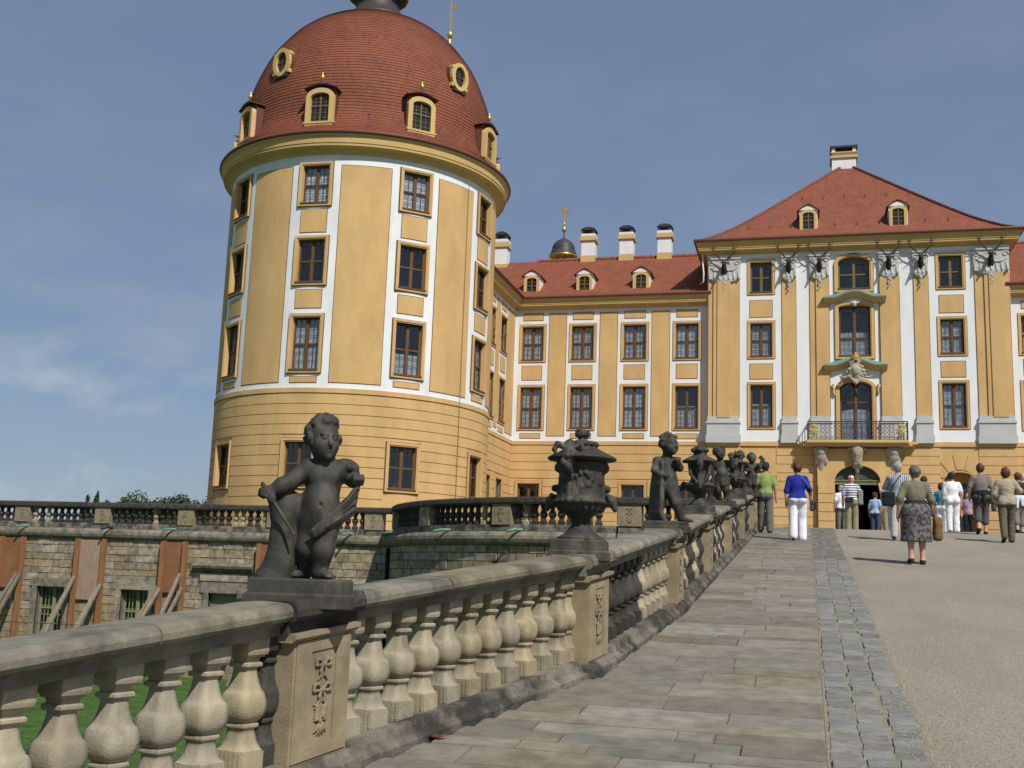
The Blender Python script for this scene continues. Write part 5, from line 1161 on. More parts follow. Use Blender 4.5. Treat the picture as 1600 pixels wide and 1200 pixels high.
def terrace(name, label, P, u0, u1, upm, blocks_z0, ops, peds, facing, boards=None, limit=285, dens=1.0, seed=1):
    """upm = map units per metre along the wall"""
    rg = random.Random(seed); root = empty(name, (0, 0, 0), 0, label, 'wall'); L_ = (u1-u0)/upm; nn = max(1, int(L_/1.2)) if upm != 1 else 1
    m = MB(); wall_sheet(m, P, u0, u1, -2.7, 3.0, ops, .35, 0, 1e9 if upm == 1 else 3.0); m.build('wall_core', MORT, root)
    def obj_at(me, nm, u, z, d, par, rot=0, sc=None):
        o = link(nm, me, None, par); o.location = P(u, z, d); o.rotation_euler = (0, 0, facing(u)+rot)
        if sc: o.scale = sc
        return o
    # coursed blocks
    z = 2.74; cnt = 0; rest = MB()
    while z > -2.6:
        h = rg.choice((.30, .34, .38, .42))*dens; u = u0-rg.random()*.4*upm
        while u < u1:
            w_ = rg.uniform(.5, 1.15)*dens; a, b = max(u, u0), min(u+w_*upm, u1); u += w_*upm
            for o in ops:      # trim at openings
                if o[2] < z and o[3] > z-h:
                    if a >= o[0] and b <= o[1]: b = a
                    elif a < o[0] < b: b = o[0] if o[0]-a > b-o[1] else b; a = a if b <= o[0] else max(a, o[1])
                    elif a < o[1] < b: a = o[1]
            if (b-a)/upm < .12: continue
            c = (a+b)/2; W = (b-a)/upm-.016; pr = rg.uniform(.02, .06)
            if z-h > blocks_z0 and cnt < limit:
                o = obj_at(rg.choice(BLK), 'stone_block', c, z-h/2, pr-.06, root); o.rotation_euler = (R_(90), 0, facing(c)); o.scale = (W, h-.016, .12); cnt += 1
            else: rest.box(P, a+.01*upm, b-.01*upm, z-h+.008, z-.008, -.02, pr)
        z -= h
    if rest.f: tag(rest.build('lower_stonework', BLOCK, root), kind='stuff')
    # roll moulding, plinth, coping in pieces
    k = max(1, round(L_/1.35)); sub = 1 if upm == 1 else 3
    for i in range(k):
        a, b = u0+(u1-u0)*i/k+.006*upm, u0+(u1-u0)*(i+1)/k-.006*upm
        m = MB(); sweepP(m, P, ROLL, a, b, sub); m.build('roll_moulding', STONEG, root)
        m = MB(); sweepP(m, P, TPL, a, b, sub); m.build('plinth_stone', STONEB, root)
        m = MB(); sweepP(m, P, TCO, a, b, sub); m.build('coping_stone', STONED, root)
    peds = sorted(peds)
    for q in peds:
        if u0+.3*upm < q < u1-.2*upm:
            m = MB(); m.box(P, q-.36*upm, q+.36*upm, 3.395, 4.05, -.37, .07, sub); pd = m.build('pedestal', STONEP, root)
            r = link('relief', REL, None, pd); r.location = P(q, 3.72, .072); r.rotation_euler = (0, 0, facing(q)); r.scale = (1.3, 1, 1.15)
    edges = [u0]+[q for q in peds if u0 < q < u1]+[u1]
    for a, b in zip(edges, edges[1:]):
        aa, bb = a+.38*upm, b-.38*upm; n = int((bb-aa)/upm/.30)
        if n < 1: continue
        for i in range(n):
            u = aa+(bb-aa)*(i+.5)/n; obj_at(BML if rg.random() < .12 else BMD, 'baluster', u, 3.39, -.16, root, 0, (1.22, 1.22, 1.27))
    return root
tops = [(-31.3, -29.95, -1.6, .73), (-27.3, -26.0, -1.6, .73), (-23.3, -22.0, -1.9, .73)]
TW = terrace('terrace_wall', 'old sandstone terrace wall with dark balustrade below the round tower', flatmap(TY), -37.5, -15.6, 1.0, -1.55, tops, [-36.4, -32.4, -28.5, -24.6, -20.6, -16.4], lambda u: 0, seed=4, dens=.82, limit=295)
BW = terrace('bastion_wall', 'curved bastion wall of cut stone with dark balustrade', cylmap(BC, BR_), arc0+1.2, 0, math.degrees(1/BR_), -.6, [], [-64.5, -43, -21.5, -.3], lambda u: R_(u), limit=290, dens=.8, seed=6)
FW = terrace('forecourt_wall', 'short straight terrace wall with balustrade meeting the ramp', flatmap(FY), -5.55, -1.95, 1.0, .2, [], [-5.2, -2.3], lambda u: 0, limit=80, seed=8)
# windows in the terrace wall
for a, b, c, d in tops[:2]:
    o = window(TW, (a+.675 if a < -30 else a+.65, TY+.05, c), 0, b-a, d-c, wood=OLIVE, surround=False, cols=6, rws=6, trans=.62, depth=.18)
    m = MB(); P = flatmap(TY)
    m.box(P, a-.22, a, c, d, -.05, .09); m.box(P, b, b+.22, c, d, -.05, .09); m.box(P, a-.3, b+.3, d, d+.36, -.05, .10); m.box(P, a-.3, b+.3, c-.2, c, -.05, .12); f = m.build('stone_surround', BLOCK, TW)
a, b, c, d = tops[2]; dd = empty('shutter_door', ((a+b)/2, TY, c), 0, parent=TW); m = MB()
for i in range(9): m.box(CART, -.63+i*.14, -.63+i*.14+.13, 0, d-c, .2, .25)
m.build('door_leaf', OLIVE, dd); m = MB(); P = flatmap(TY)
m.box(CART, -.9, -.65, 0, d-c, -.10, .1); m.box(CART, .65, .9, 0, d-c, -.10, .1); m.box(CART, -1.0, 1.0, d-c, d-c+.42, -.11, .1); m.build('stone_surround', BLOCK, dd)
m = MB(); sweepP(m, flatmap(TY), [(-.05, 1.55), (.14, 1.57), (.18, 1.66), (.30, 1.70), (.34, 1.80), (.30, 1.84), (-.05, 2.0)], -24.0, -21.35); m.build('hood_moulding', STONEG, TW)
m = MB(); m.box(flatmap(TY), -23.7, -21.6, 1.2, 1.5, -.05, .12); m.build('lintel_frieze', BLOCK, TW)
# copper rain spouts
for x in (-31.97, -27.88, -24.99, -17.2):
    m = MB(); m.tube([(x, TY+.1, 3.22), (x-.12, TY-.35, 3.22), (x-.22, TY-.62, 3.16)], [.055, .05, .045], 7); m.build('rain_spout', COPPER if x != -27.88 else IRON, TW)
for a in (-58, -34, -17):
    P = cylmap(BC, BR_); m = MB(); m.tube([P(a, 3.24, -.1), P(a-.6, 3.22, .35), P(a-1.3, 3.16, .58)], [.055, .05, .045], 7); m.build('rain_spout', COPPER, BW)
P = cylmap(BC, BR_); m = MB(); m.tube([P(arc0+2.2, z, .16) for z in (2.7, -2.6)], .09, 8); m.build('downpipe', IRON, BW)
rebase(TW, (-27, TY, -2.6)); rebase(BW, (-12.9, 37.2, -2.6)); rebase(FW, (-3.8, FY, -2.6))
# timber shoring with boarded niches
def shoring(x0, x1, zb, ply, label, seed):
    rg = random.Random(seed); xc = (x0+x1)/2; t = empty('timber_shoring', (xc, TY-.3, -2.6), 0, label, 'shoring', 'timber shoring along the terrace wall'); hw = (x1-x0)/2; y = .08
    m = MB(); m.box(CART, -hw+.06, hw-.06, zb+2.6, 5.30, y+.06, y+.10); m.build('board', ply, t)
    for s in (-1, 1):
        m = MB(); m.box(CART, s*hw-.09, s*hw+.09, 0, 5.34, y-.09, y+.055); m.build('post', TIMO, t)
        for j in range(2):
            top = rg.uniform(3.3, 4.1); dx = rg.uniform(-.9, -.35); m = MB(); p0 = Vector((s*hw+.13*(j-.5), y-.12, top)); p1 = Vector((s*hw+dx+.13*j, -1.9-rg.random()*.5, .0)); ax = (p1-p0).normalized(); sd = Vector((1, 0, 0)); up = ax.cross(sd).normalized(); sd = up.cross(ax)
            vs = [p+sd*a*.065+up*b*.05 for p in (p0, p1) for a, b in ((-1, -1), (1, -1), (1, 1), (-1, 1))]; m.add(vs, [(0, 1, 2, 3), (4, 5, 6, 7), (0, 1, 5, 4), (1, 2, 6, 5), (2, 3, 7, 6), (3, 0, 4, 7)]); m.build('prop', TIMG, t)
    return t
shoring(-33.1, -32.05, .62, PLY, 'timber shoring with short brown board, farthest along the terrace wall from the round tower', 2)
shoring(-29.4, -28.15, .25, PLYG, 'timber shoring with faded grey board between the two barred windows', 3)
shoring(-25.4, -24.4, .67, PLY, 'timber shoring with rust brown board between barred window and hooded door', 4)
shoring(-21.1, -20.1, .6, PLY, 'timber shoring beside the hooded door behind the stump of the putto', 5)
m = MB(); m.tube([(-36, 38.6, -.62), (-20, 38.6, -.62)], .012, 4)
for x in (-36, -28, -20): m.tube([(x, 38.6, -2.6), (x, 38.6, -.6)], .03, 6)
tag(m.build('wire_fence', IRON), 'thin wire fence strung before the shored wall', 'fence')

# ================================================================== PEOPLE
SKIN = M('skin', (.50, .29, .20), .6, .08, 12); SKINR = M('skin_flushed', (.50, .24, .17), .6, .08, 12)
def cloth(name, col, var=.12, scale=14, **k): return M(name, col, .92, var, scale, .25, 30, obj=True, **k)
HAIRS = {'black': M('hair_black', (.018, .014, .013), .6, .4, 30), 'brown': M('hair_brown', (.055, .028, .016), .6, .4, 30), 'auburn': M('hair_auburn', (.09, .03, .018), .6, .4, 30), 'grey': M('hair_grey', (.10, .095, .09), .7, .5, 30), 'silver': M('hair_silver', (.30, .29, .28), .7, .3, 30), 'dark': M('hair_dark', (.032, .02, .015), .6, .4, 30)}
SHOE = cloth('shoe_black', (.02, .018, .018)); TROUS = {}
def person(label, x, y, face_deg, H, wide=1.0, stride=0.0, arms=None, top=None, legs=None, skirt=None, hair=('brown', 'short'), hips=1.0, sleeve=1.0, hem=.93, bare=False, skin=None, head_turn=0, vox=.0135, shoe=None, waist=None, extra=None, lean=0, group='visitors walking up to the castle gate'):
    skin = skin or SKIN; k = H/1.7; A = {}
    st = stride
    J = {'hipL': (-.085*hips, 0, .92), 'hipR': (.085*hips, 0, .92), 'kneeL': (-.098, -.10*st*2+.04*abs(st), .50), 'kneeR': (.098, .16*st*2+.03, .51), 'ankL': (-.10, -.30*st*2, .10+.16*abs(st)), 'ankR': (.10, .20*st*2, .085),
         'shL': (-.160*wide, 0, 1.375), 'shR': (.160*wide, 0, 1.375), 'elL': (-.225*wide, -.02+.10*st, 1.12), 'elR': (.225*wide, -.02-.10*st, 1.12), 'wrL': (-.235*wide, .05+.22*st, .885), 'wrR': (.235*wide, .05-.18*st, .885)}
    if arms: J.update({a: (v[0]*.88, v[1], v[2]) for a, v in arms.items()})
    J = {a: Vector(b) for a, b in J.items()}
    for a in J:
        if a[:2] in ('sh',) : J[a].y += lean
    lo = (-.62, -.55, -.02); hi = (.62, .62, 1.95)
    xs = [v.x for v in J.values()]; ysx = [v.y for v in J.values()]; zs = [v.z for v in J.values()]
    lo = (min(xs)-.2, min(ysx)-.24, -.03); hi = (max(xs)+.2, max(ysx)+.32, max(1.80, max(zs)+.25))
    def torso(s, o=0):
        s.ell((0, -.01, .955), (.152*wide*hips+o, .118*wide+o, .135+o), .05); s.cone((0, 0, 1.0), (0, lean*.5, 1.2), .122*wide+o, .125*wide+o, .06, (1.04, .86, 1)); s.ell((0, lean*.8, 1.26), (.152*wide+o, .110*wide+o, .18+o), .05)
        s.cone(J['shL']+Vector((.03, 0, .0)), J['shR']-Vector((.03, 0, .0)), .055+o, .055+o, .06)
        for e in (-1, 1): s.ell((e*.075*hips, -.065*hips, .915), (.092*hips+o, .085*hips+o, .095+o), .04)
    def leg(s, sd, o=0., frac=2.0, flare=0, r=(.088, .058, .042)):
        h, kn, an = J['hip'+sd], J['knee'+sd], J['ank'+sd]; r = [q+o for q in r]; r[0] *= hips**.6; kb = .018
        if frac >= 2: s.chain([h, kn, an], [r[0], r[1]+flare*.4, r[2]+flare], kb)
        else: s.chain([h, kn], [r[0], r[1]+.01], .04); s.cone(kn, kn+(an-kn)*(frac-1), r[1]+.01, r[1]+.012, .03)
        if not o: s.ell(kn+(an-kn)*.3+Vector((0, -.018, 0)), (.05, .055, .10), .04)
    def arm(s, sd, o=0, frac=2.0):
        a, b, c = J['sh'+sd], J['el'+sd], J['wr'+sd]
        if frac <= 1: s.cone(a, a+(b-a)*frac, .053+o, .046+o*1.4, .04)
        else: s.cone(a, b, .053+o, .043+o, .04); s.cone(b, b+(c-b)*(frac-1), .047+o, .034+o*1.1, .03)
    def hand(s, sd):
        b, c = J['el'+sd], J['wr'+sd]; d = (c-b).normalized(); sgn = -1 if sd == 'L' else 1; side = d.cross(Vector((sgn, .2, 0))).normalized()
        s.cone(c, c+d*.07, .030, .034, .02)
        for i in range(4):
            o = side*(i-1.5)*.019; L_ = (.060, .072, .068, .052)[i]; s.chain([c+d*.085+o, c+d*(.085+L_*.6)+o, c+d*(.085+L_*.95)+o-Vector((sgn*.018, 0, 0))], [.0105, .0100, .009], .006)
        s.chain([c+d*.03-side*.03, c+d*.075-side*.052], [.012, .010], .01)
    S = SDF(lo, hi, vox); hc = Vector((0, lean+.015, 1.60)); ht = R_(head_turn); f = Vector((-math.sin(ht), math.cos(ht), 0)); sdv = Vector((math.cos(ht), math.sin(ht), 0))
    torso(S); [leg(S, q) for q in 'LR']; [arm(S, q) for q in 'LR']; [hand(S, q) for q in 'LR']
    for q, e in (('L', -1), ('R', 1)):
        an = J['ank'+q]; S.cone(an, an+Vector((e*.015, .12, -.05 if an.z < .12 else -.13)), .042, .032, .03); S.cone(an, an+Vector((0, -.035, -.045)), .04, .036, .02)
    S.cone((0, lean, 1.40), hc-Vector((0, .01, .07)), .060, .052, .03); S.ell(hc, (.079, .097, .116), .02, ht); S.ell(hc+f*.045-Vector((0, 0, .058)), (.05, .05, .05), .03)
    S.cone(hc+f*.092+Vector((0, 0, .005)), hc+f*.108-Vector((0, 0, .025)), .010, .014, .012); 
    for e in (-1, 1): S.ell(hc+sdv*e*.078-Vector((0, 0, .01)), (.014, .026, .034), .01, ht); S.sub(hc+f*.092+sdv*e*.032+Vector((0, 0, .012)), (.014, .014, .010), .01); S.ell(hc+f*.084+sdv*e*.032+Vector((0, 0, .012)), (.012, .012, .009), .003)
    S.sub(hc+f*.092-Vector((0, 0, .058)), (.022, .012, .005), .006)
    body = link('person', S.mesh('person'), skin); body.location = (x, y, gz(y)-.005); body.rotation_euler = (0, 0, R_(face_deg)); body.scale = (k, k, k)
    tag(body, label, 'person', group)
    def garment(nm, fn, mat, z0=None, z1=None, nz=0):
        q = SDF(lo, hi, vox); fn(q)
        if nz: q.noise(nz*1.3, 24, int(x*10+y)); q.noise(nz*.4, 55, int(y*10))
        if z0 is not None: q.cut(2, z0, True)
        if z1 is not None: q.cut(2, z1, False)
        return link(nm, q.mesh(nm), mat, body)
    if legs:
        mat, frac, flare = legs
        def tr(q):
            q.ell((0, -.01, .955), (.164*wide*hips, .130*wide, .15), .05)
            for e in (-1, 1): q.ell((e*.075*hips, -.068*hips, .915), (.106*hips, .098*hips, .108), .04)
            for sd in 'LR': leg(q, sd, .021, frac, flare)
        garment('trousers', tr, mat, None if frac >= 2 and stride else .045, hem+.03 if hem < 1.0 else 1.02, .003)
    if skirt:
        mat, zb, zt, rt, rb = skirt
        def sk(q):
            q.chain([(0, -.01, zt+.02), (0, -.015, .92), (0, .02, zb-.05)], [rt, rt+.055, rb], .05, (1.1, .86, 1))
            for i in range(14): a = i*.449; q.cone((rt*1.0*math.cos(a), rt*.8*math.sin(a), .85), (rb*1.08*math.cos(a), .02+rb*.88*math.sin(a), zb-.05), .008, .022, .03)
        garment('skirt', sk, mat, zb, zt)
    if top:
        def sh(q):
            torso(q, .018)
            if sleeve: [arm(q, sd, .017, sleeve) for sd in 'LR']
            q.cone((0, lean, 1.40), (0, lean, 1.47), .072, .066, .03)
        garment('shirt', sh, top, hem, max(1.47, J['elL'].z+.3, J['elR'].z+.3), .004)
    if waist:
        def ws(q):
            q.ell((0, -.02, 1.0), (.20*wide, .155*wide, .12), .04)
            for i in range(9): a = i*.7; q.cone((.17*math.cos(a), -.02+.13*math.sin(a), 1.03), (.19*math.cos(a), -.04+.15*math.sin(a), .78-.05*math.sin(a*2)), .04, .035, .04)
        garment('tied_jacket', ws, waist, .70, 1.08)
    sm_ = shoe or SHOE
    for q, e in (('L', -1), ('R', 1)):
        def shf(s, q=q, e=e):
            an = J['ank'+q]; d = Vector((e*.015, .135, -.055 if an.z < .12 else -.14)); s.cone(an+Vector((0, 0, -.03)), an+d+Vector((0, 0, .005)), .050, .040, .03, (1, 1, .9)); s.cone(an+Vector((0, 0, -.02)), an+Vector((0, -.045, -.05)), .047, .042, .02)
        garment('shoe', shf, sm_, None if J['ank'+q].z > .12 else .0)
    hn, stl = hair[:2]
    if hn in HAIRS:
        def hf(q):
            q.ell(hc-f*.014+Vector((0, 0, .022)), (.096, .112, .118), .01, ht)
            if stl == 'bob':
                q.ell(hc-f*.03-Vector((0, 0, .02)), (.096, .092, .115), .03, ht)
            rr = random.Random(int(x*77+y*13))
            for i in range(26):
                d = Vector((rr.gauss(0, 1), rr.gauss(0, 1), rr.gauss(.3, .8))).normalized()
                if d.dot(f) > .45: continue
                q.ell(hc-f*.012+Vector((d.x*.078, d.y*.092, d.z*.1+.02)), (.034, .034, .03), .015)
            q.F = np.maximum(q.F, (lambda X, Y, Z: ((X-hc.x)*f.x+(Y-hc.y)*f.y)-.052-np.clip((Z-hc.z-.05)*1.2, -.075, .06))(q.ax[0][:, None, None], q.ax[1][None, :, None], q.ax[2][None, None, :])).astype(np.float32)
        garment('hair', hf, HAIRS[hn], 1.52 if stl == 'short' else 1.485, None, .004)
    if stl == 'cap':
        def cf_(q):
            q.ell(hc+Vector((0, 0, .035)), (.092, .108, .095), .01, ht); q.cone(hc+f*.08+Vector((0, 0, .045)), hc+f*.16+Vector((0, 0, .03)), .055, .05, .02, (1, 1, .25))
        garment('cap', cf_, hair[2], 1.625)
    if extra: extra(body, garment, J, k)
    return body
def V3(*a): return Vector(a)
WHITE = cloth('cotton_white', (.72, .73, .76), .06); WTR = cloth('linen_white', (.74, .74, .78), .06); BLUE = cloth('knit_cobalt', (.016, .026, .27), .15); GREEN = cloth('polo_lime', (.235, .30, .095), .1); GREYT = cloth('trouser_grey', (.125, .125, .11), .15)
OLV = cloth('cardigan_olive', (.17, .155, .105), .12); FLOR = cloth('floral_skirt', (.055, .05, .052), .35, 22, col2=(.17, .16, .165), s2=16, t2=(.47, .56), a2=.9); DKB = cloth('band_dark', (.035, .028, .024))
GRT = cloth('top_greybrown', (.19, .165, .15)); BLK_ = cloth('cloth_black', (.012, .014, .016)); BEI = cloth('cardigan_beige', (.34, .30, .22), .15, 30); TAU = cloth('trouser_taupe', (.12, .098, .068)); KHA = cloth('khaki', (.26, .225, .14), .2); LBL = cloth('shirt_lightblue', (.30, .42, .62)); DEN = cloth('denim', (.045, .065, .12)); PNK = cloth('top_pink', (.42, .27, .36), .3, 60); TEA = cloth('top_teal', (.06, .22, .28)); NAV = cloth('navy', (.02, .025, .05))
STH = bands('shirt_navy_stripe', (.72, .73, .75), (.02, .025, .055), 2, 14, .55); STV = bands('shirt_pinstripe', (.40, .43, .48), (.10, .12, .19), 0, 26, .6); STB = bands('top_black_stripe', (.65, .66, .68), (.02, .02, .03), 2, 16, .5)
CAPM = bands('cap_patch', (.62, .56, .52), (.45, .10, .07), 0, 9, .72)
def bag(label, mat, root_xyz, size, strap=None, sm=None, rz=0, name='handbag'):
    m = SDF((-size[0]-.06, -size[1]-.06, -size[2]-.06), (size[0]+.06, size[1]+.06, size[2]+.06), .014); m.box((0, 0, -.01), (size[0], size[1], size[2]), 0, min(size)*.75, .01); m.noise(.006, 24, 3)
    o = link(name, m.mesh(name), mat); o.location = root_xyz; o.rotation_euler = (0, 0, rz); tag(o, label, 'bag')
    if strap:
        t = MB(); t.tube([Vector(p)-Vector(root_xyz) for p in strap], .012, 5); q = t.build('strap', sm or mat); q.parent = o; q.rotation_euler = (0, 0, -rz)
    return o
person('person in lime polo shirt and grey trousers beside the balustrade', -.97, 28.17, 4, 1.72, 1.04, -.2, {'elL': (-.30, -.05, 1.14), 'wrL': (-.24, .12, 1.02), 'elR': (.27, -.03, 1.12), 'wrR': (.29, .02, .88)}, GREEN, (GREYT, 2, .014), hair=('black', 'short'), sleeve=.75, hem=.965)
person('person in cobalt blue top and wide white trousers on the flag walkway', -.19, 25.65, 2, 1.70, 1.02, .15, {'elR': (.29, -.06, 1.13), 'wrR': (.33, .03, .93), 'elL': (-.27, -.0, 1.10), 'wrL': (-.27, .02, .87)}, BLUE, (WTR, 2, .034), hair=('auburn', 'short'), hips=1.14, sleeve=1.08, hem=.915)
z0 = gz(25.65); bag('slate blue shoulder bag hanging at the hip of the cobalt blue top', cloth('bag_slate', (.05, .06, .09)), (.12, 25.72, z0+.80), (.05, .10, .12), [(.10, 25.70, z0+.92), (.11, 25.52, z0+1.12), (-.02, 25.49, z0+1.30), (-.13, 25.60, z0+1.45), (-.10, 25.72, z0+1.44)], cloth('strap_teal', (.10, .16, .16)))
bag('dark red purse held in the hand beside the white trousers', cloth('purse_red', (.05, .012, .016)), (.18, 25.68, z0+.80), (.035, .06, .085))
person('person in olive cardigan and dark floral skirt on the gravel ramp', 1.81, 20.49, 3, 1.66, 1.05, .07, {'elL': (-.31, -.07, 1.14), 'wrL': (-.33, .02, .88), 'elR': (.30, .0, 1.13), 'wrR': (.34, .07, .92)}, OLV, None, (FLOR, .40, 1.05, .168, .235), ('grey', 'short'), 1.12, 1.95, 1.06, skin=SKIN, vox=.012, extra=lambda b, g, J, k: g('waistband', lambda q: q.chain([(0, -.01, .96), (0, -.01, 1.1)], [.185, .172], .02, (1.1, .86, 1)), DKB, 1.0, 1.12))
z0 = gz(20.49); bag('brown slouchy shoulder bag beside the floral skirt', cloth('bag_brown', (.16, .105, .045)), (2.16, 20.55, z0+.62), (.075, .14, .20), [(2.13, 20.55, z0+.8), (2.10, 20.5, z0+1.1), (2.02, 20.46, z0+1.36), (2.04, 20.55, z0+1.36), (2.14, 20.62, z0+.85)])
person('person in grey brown top with black jacket tied round the waist', 4.19, 30.0, 2, 1.72, 1.10, .30, {'elL': (-.30, .0, 1.13), 'wrL': (-.28, .12, .92)}, GRT, (cloth('capri_grey', (.085, .08, .075)), 1.45, 0), hair=('auburn', 'short'), hips=1.1, sleeve=.85, hem=1.0, waist=BLK_)
person('person in beige cardigan and taupe trousers with arm bent', 4.29, 26.97, 2, 1.64, 1.08, .26, {'elR': (.33, -.06, 1.18), 'wrR': (.26, .16, 1.16), 'elL': (-.29, .0, 1.12), 'wrL': (-.24, .14, .95)}, BEI, (TAU, 2, .012), hair=('auburn', 'bob'), hips=1.08, sleeve=1.95, hem=.86)
z0 = gz(26.97); bag('brown handbag hanging beside the beige cardigan', cloth('bag_taupe', (.09, .07, .045)), (4.03, 27.0, z0+.82), (.05, .11, .12), [(4.03, 27, z0+.9), (4.05, 26.95, z0+1.2), (4.13, 26.9, z0+1.36)])
person('silver haired person in pinstriped shirt carrying a black shoulder bag', 2.00, 26.75, -10, 1.74, 1.10, .08, {'elL': (-.32, .08, 1.16), 'wrL': (-.22, .24, 1.14)}, STV, (cloth('trouser_pale', (.42, .42, .42)), 2, .01), hair=('silver', 'short'), sleeve=.9, hem=.92)
z0 = gz(26.75); bag('large black shoulder bag behind the pinstriped shirt', BLK_, (1.78, 26.62, z0+.93), (.14, .06, .16), [(1.80, 26.58, z0+1.05), (1.92, 26.58, z0+1.28), (2.05, 26.62, z0+1.46), (2.08, 26.8, z0+1.46)], BLK_)
person('person in capped head and navy striped shirt by the dark gate', 1.34, 36.25, -4, 1.76, 1.05, .05, {'elR': (.30, .04, 1.16), 'wrR': (.16, .20, 1.22)}, STH, (cloth('cargo_khaki', (.24, .22, .14), .2), 2, .03), hair=('none', 'cap', CAPM), sleeve=.8, hem=.98, vox=.015, skin=SKINR)
o = bag('grey jacket slung beside the navy striped shirt', cloth('jacket_grey', (.22, .23, .22)), (1.60, 36.22, gz(36)+1.12), (.08, .07, .24), name='folded_jacket'); o['category'] = 'jacket'
bag('navy waist pouch on the back of the navy striped shirt', NAV, (1.26, 36.02, gz(36)+1.02), (.13, .06, .08), name='waist_pouch')
person('person in white short sleeved shirt half hidden at the gate jamb', 1.06, 37.3, 15, 1.52, .95, 0, None, WHITE, (GREYT, 2, .01), hair=('silver', 'short'), sleeve=.7, hem=.9, vox=.015)
person('person in light blue shirt raising a camera at the gate', 2.62, 37.6, 62, 1.76, 1.05, 0, {'elL': (-.20, .26, 1.30), 'wrL': (-.07, .36, 1.50), 'elR': (.20, .26, 1.30), 'wrR': (.07, .36, 1.50)}, LBL, (cloth('trouser_bluegrey', (.30, .33, .40)), 2, .01), hair=('silver', 'short'), sleeve=.8, hem=.92, vox=.015)
person('person in khaki shirt and trousers standing at the gate', 2.50, 38.9, 70, 1.66, 1.0, .08, None, KHA, (KHA, 2, .02), hair=('brown', 'short'), sleeve=.8, hem=.93, vox=.015)
person('person in blue shirt and denim at the gate shadow', 2.25, 40.2, -20, 1.50, .95, 0, None, LBL, (DEN, 2, .01), hair=('brown', 'short'), sleeve=.7, hem=.9, vox=.016)
person('person in black and white striped top behind the olive cardigan', 3.30, 34.6, -8, 1.62, 1.0, 0, None, STB, (BLK_, 2, .01), hair=('black', 'short'), sleeve=.8, hem=.9, vox=.015)
person('person in teal and dark top with white trousers', 4.02, 36.9, -25, 1.60, 1.0, .05, None, TEA, (WTR, 2, .012), hair=('dark', 'bob'), sleeve=.8, hem=.98, vox=.015)
person('person dressed all in white with pale grey bag', 3.96, 33.75, 3, 1.68, 1.08, .05, {'elR': (.29, .02, 1.12), 'wrR': (.27, .08, .88)}, WHITE, (WTR, 2, .02), hair=('dark', 'short'), hips=1.1, sleeve=.7, hem=.95, vox=.014)
bag('pale grey bag at the side of the all white outfit', cloth('bag_pale', (.42, .45, .44)), (3.74, 33.60, gz(33.7)+1.02), (.07, .1, .12), [(3.76, 33.6, gz(33.7)+1.1), (3.82, 33.55, gz(33.7)+1.42), (3.84, 33.75, gz(33.7)+1.47)])
person('person in pink patterned top and black trousers by the side door', 5.02, 38.8, 160, 1.46, .95, 0, None, PNK, (BLK_, 2, .0), hair=('dark', 'short'), sleeve=.7, hem=.86, vox=.016)
person('person in dark brown top with white cloth at the waist', 5.62, 33.4, 10, 1.66, 1.05, .2, {'elL': (-.26, .08, 1.16), 'wrL': (-.05, .22, 1.12)}, cloth('top_darkbrown', (.03, .024, .022)), (GRT, 1.5, 0), hair=('auburn', 'short'), sleeve=1.9, hem=1.0, vox=.015, waist=cloth('jacket_white', (.62, .66, .74)))
person('balding person in pale shirt behind the dark brown top', 5.95, 34.6, 5, 1.76, 1.05, 0, None, cloth('shirt_pale', (.5, .5, .52)), (GREYT, 2, .01), hair=('none', 'bald'), sleeve=.8, hem=.92, vox=.016)

# ================================================================== SMALL THINGS AND FAR TREES
t = empty('notice_board', (9.55, 59.4, gz(59.4)), 0, 'low black notice board standing by the yellow wall', 'sign')
m = MB(); m.box(CART, -.42, .42, .55, 1.3, -.02, .02); m.build('board', IRON, t); m = MB()
for s in (-1, 1): m.box(CART, s*.36-.02, s*.36+.02, -.05, .55, -.02, .02)
m.build('leg', IRON, t)
def leaves(mb, cx, cy, cz, rx, ry, rz, n, size, rg, hollow=.35):
    for i in range(n):
        d = Vector((rg.gauss(0, 1), rg.gauss(0, 1), rg.gauss(0, 1))).normalized(); r = rg.uniform(hollow, 1)**.6
        p = Vector((cx+d.x*rx*r, cy+d.y*ry*r, cz+d.z*rz*r)); a = Vector((rg.gauss(0, 1), rg.gauss(0, 1), rg.gauss(0, .6))).normalized(); b = a.orthogonal().normalized(); s = size*rg.uniform(.6, 1.3)
        mb.add([p-a*s, p+b*s*.5, p+a*s, p-b*s*.5], [(0, 1, 2, 3)])
rg = random.Random(5)
t = empty('potted_shrub', (9.9, 57.8, gz(57.8)), 0, 'yellow green leafy shrub against the castle wall', 'shrub'); m = MB()
for i in range(7): leaves(m, rg.uniform(-.3, .3), rg.uniform(-.25, .25), .5+i*.22, .38, .34, .3, 120, .05, rg)
m.build('foliage', LEAFY, t); m = MB(); m.tube([(0, 0, 0), (.05, 0, .6), (0, .03, 1.6)], [.05, .04, .015], 6); m.build('stem', BARK, t)
m = MB(); vs = [(-.09, 0, .0), (-.05, .028, .012), (0, .035, .022), (.05, .02, .014), (.10, .004, .022), (.04, -.022, .012), (-.02, -.03, .02), (-.06, -.02, .006), (0, .002, .006)]
m.add(vs, [(8, i, (i+1) % 8) for i in range(8)]); o = m.build('dead_leaf', M('leaf_rust', (.12, .03, .015), .8, .3, 60)); o.location = (-2.16, 6.62, gz(6.62)+.032); o.rotation_euler = (slope, 0, .3); tag(o, 'curled rust brown dead leaf on the paving by the plinth', 'leaf')
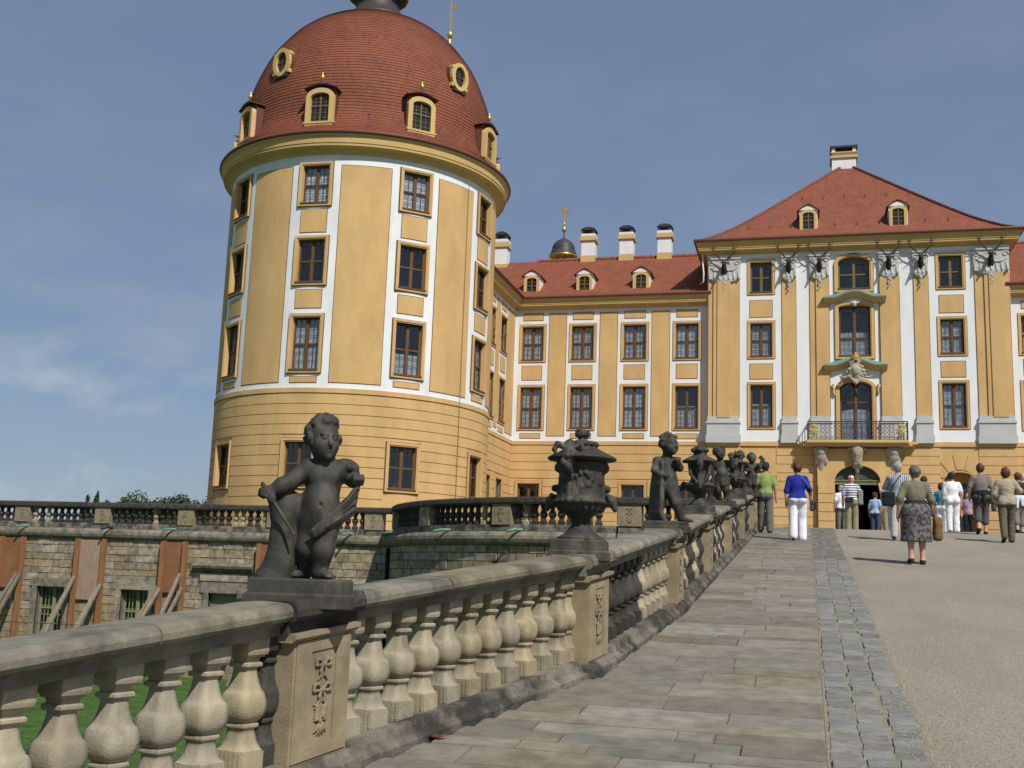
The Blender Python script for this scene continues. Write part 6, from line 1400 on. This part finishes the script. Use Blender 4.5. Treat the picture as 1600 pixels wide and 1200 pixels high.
def tree(x, y, H, W, seed, label, conifer=False):
    rg = random.Random(seed); t = empty('tree', (x, y, -2.6), 0, label, 'tree', 'trees beyond the terrace'); m = MB(); m.tube([(0, 0, 0), (.2, .1, H*.4), (.1, 0, H*.8)], [.32, .22, .06], 7)
    for i in range(9):
        a = rg.uniform(0, 6.28); z = H*rg.uniform(.3, .75); q = W*rg.uniform(.5, .9); m.tube([(.1, 0, z), (q*.5*math.cos(a), q*.5*math.sin(a), z+H*.08), (q*math.cos(a), q*math.sin(a), z+H*.12)], [.10, .06, .02], 5)
    m.build('trunk', BARK, t); m = MB()
    if conifer:
        for i in range(11): f = i/10; leaves(m, 0, 0, H*(.25+.73*f), W*(1-f)*.75+.25, W*(1-f)*.75+.25, H*.07, int(260*(1-f)+50), .34, rg, .1)
    else:
        for i in range(26):
            a = rg.uniform(0, 6.28); r = W*math.sqrt(rg.random())*.75; z = H*(.38+.52*rg.random()*(1-(r/W)**2*.5)); leaves(m, r*math.cos(a), r*math.sin(a), z, W*.34, W*.34, H*.12, 150, .30, rg)
    m.build('crown', LEAF, t)
TREES = [(-113.5, 174, 13.9, 3.4, False), (-104.8, 175, 14.6, 3.6, False), (-118.4, 168, 14.5, 2.0, True), (-115.9, 167, 15.0, 2.6, True), (-111.5, 169, 14.4, 3.2, False), (-107.0, 168, 15.6, 3.6, False), (-102.8, 169, 15.2, 3.4, False), (-99.0, 167, 14.8, 3.2, False), (-95.0, 168, 14.7, 3.2, False), (-122.5, 176, 14.3, 2.0, True)]
TL = ['low tree filling the gap behind the conifers', 'tree filling the gap behind the tall broad crown', 'slim dark conifer at the outer end of the tree line', 'taller dark conifer next to the slim one', 'low broadleaf tree next to the conifers beyond the terrace', 'tall broad crowned tree above the terrace rail', 'broad dark tree next to the tall crown beyond the terrace', 'bushy tree beside the rounded one near the round tower', 'rounded tree half hidden beside the round tower', 'small far conifer barely rising over the terrace rail']
for i, (x, y, H, W, c) in enumerate(TREES): tree(x, y, H+(.9 if c else 2.3), W if c else W+1.6, 50+i, TL[i], c)
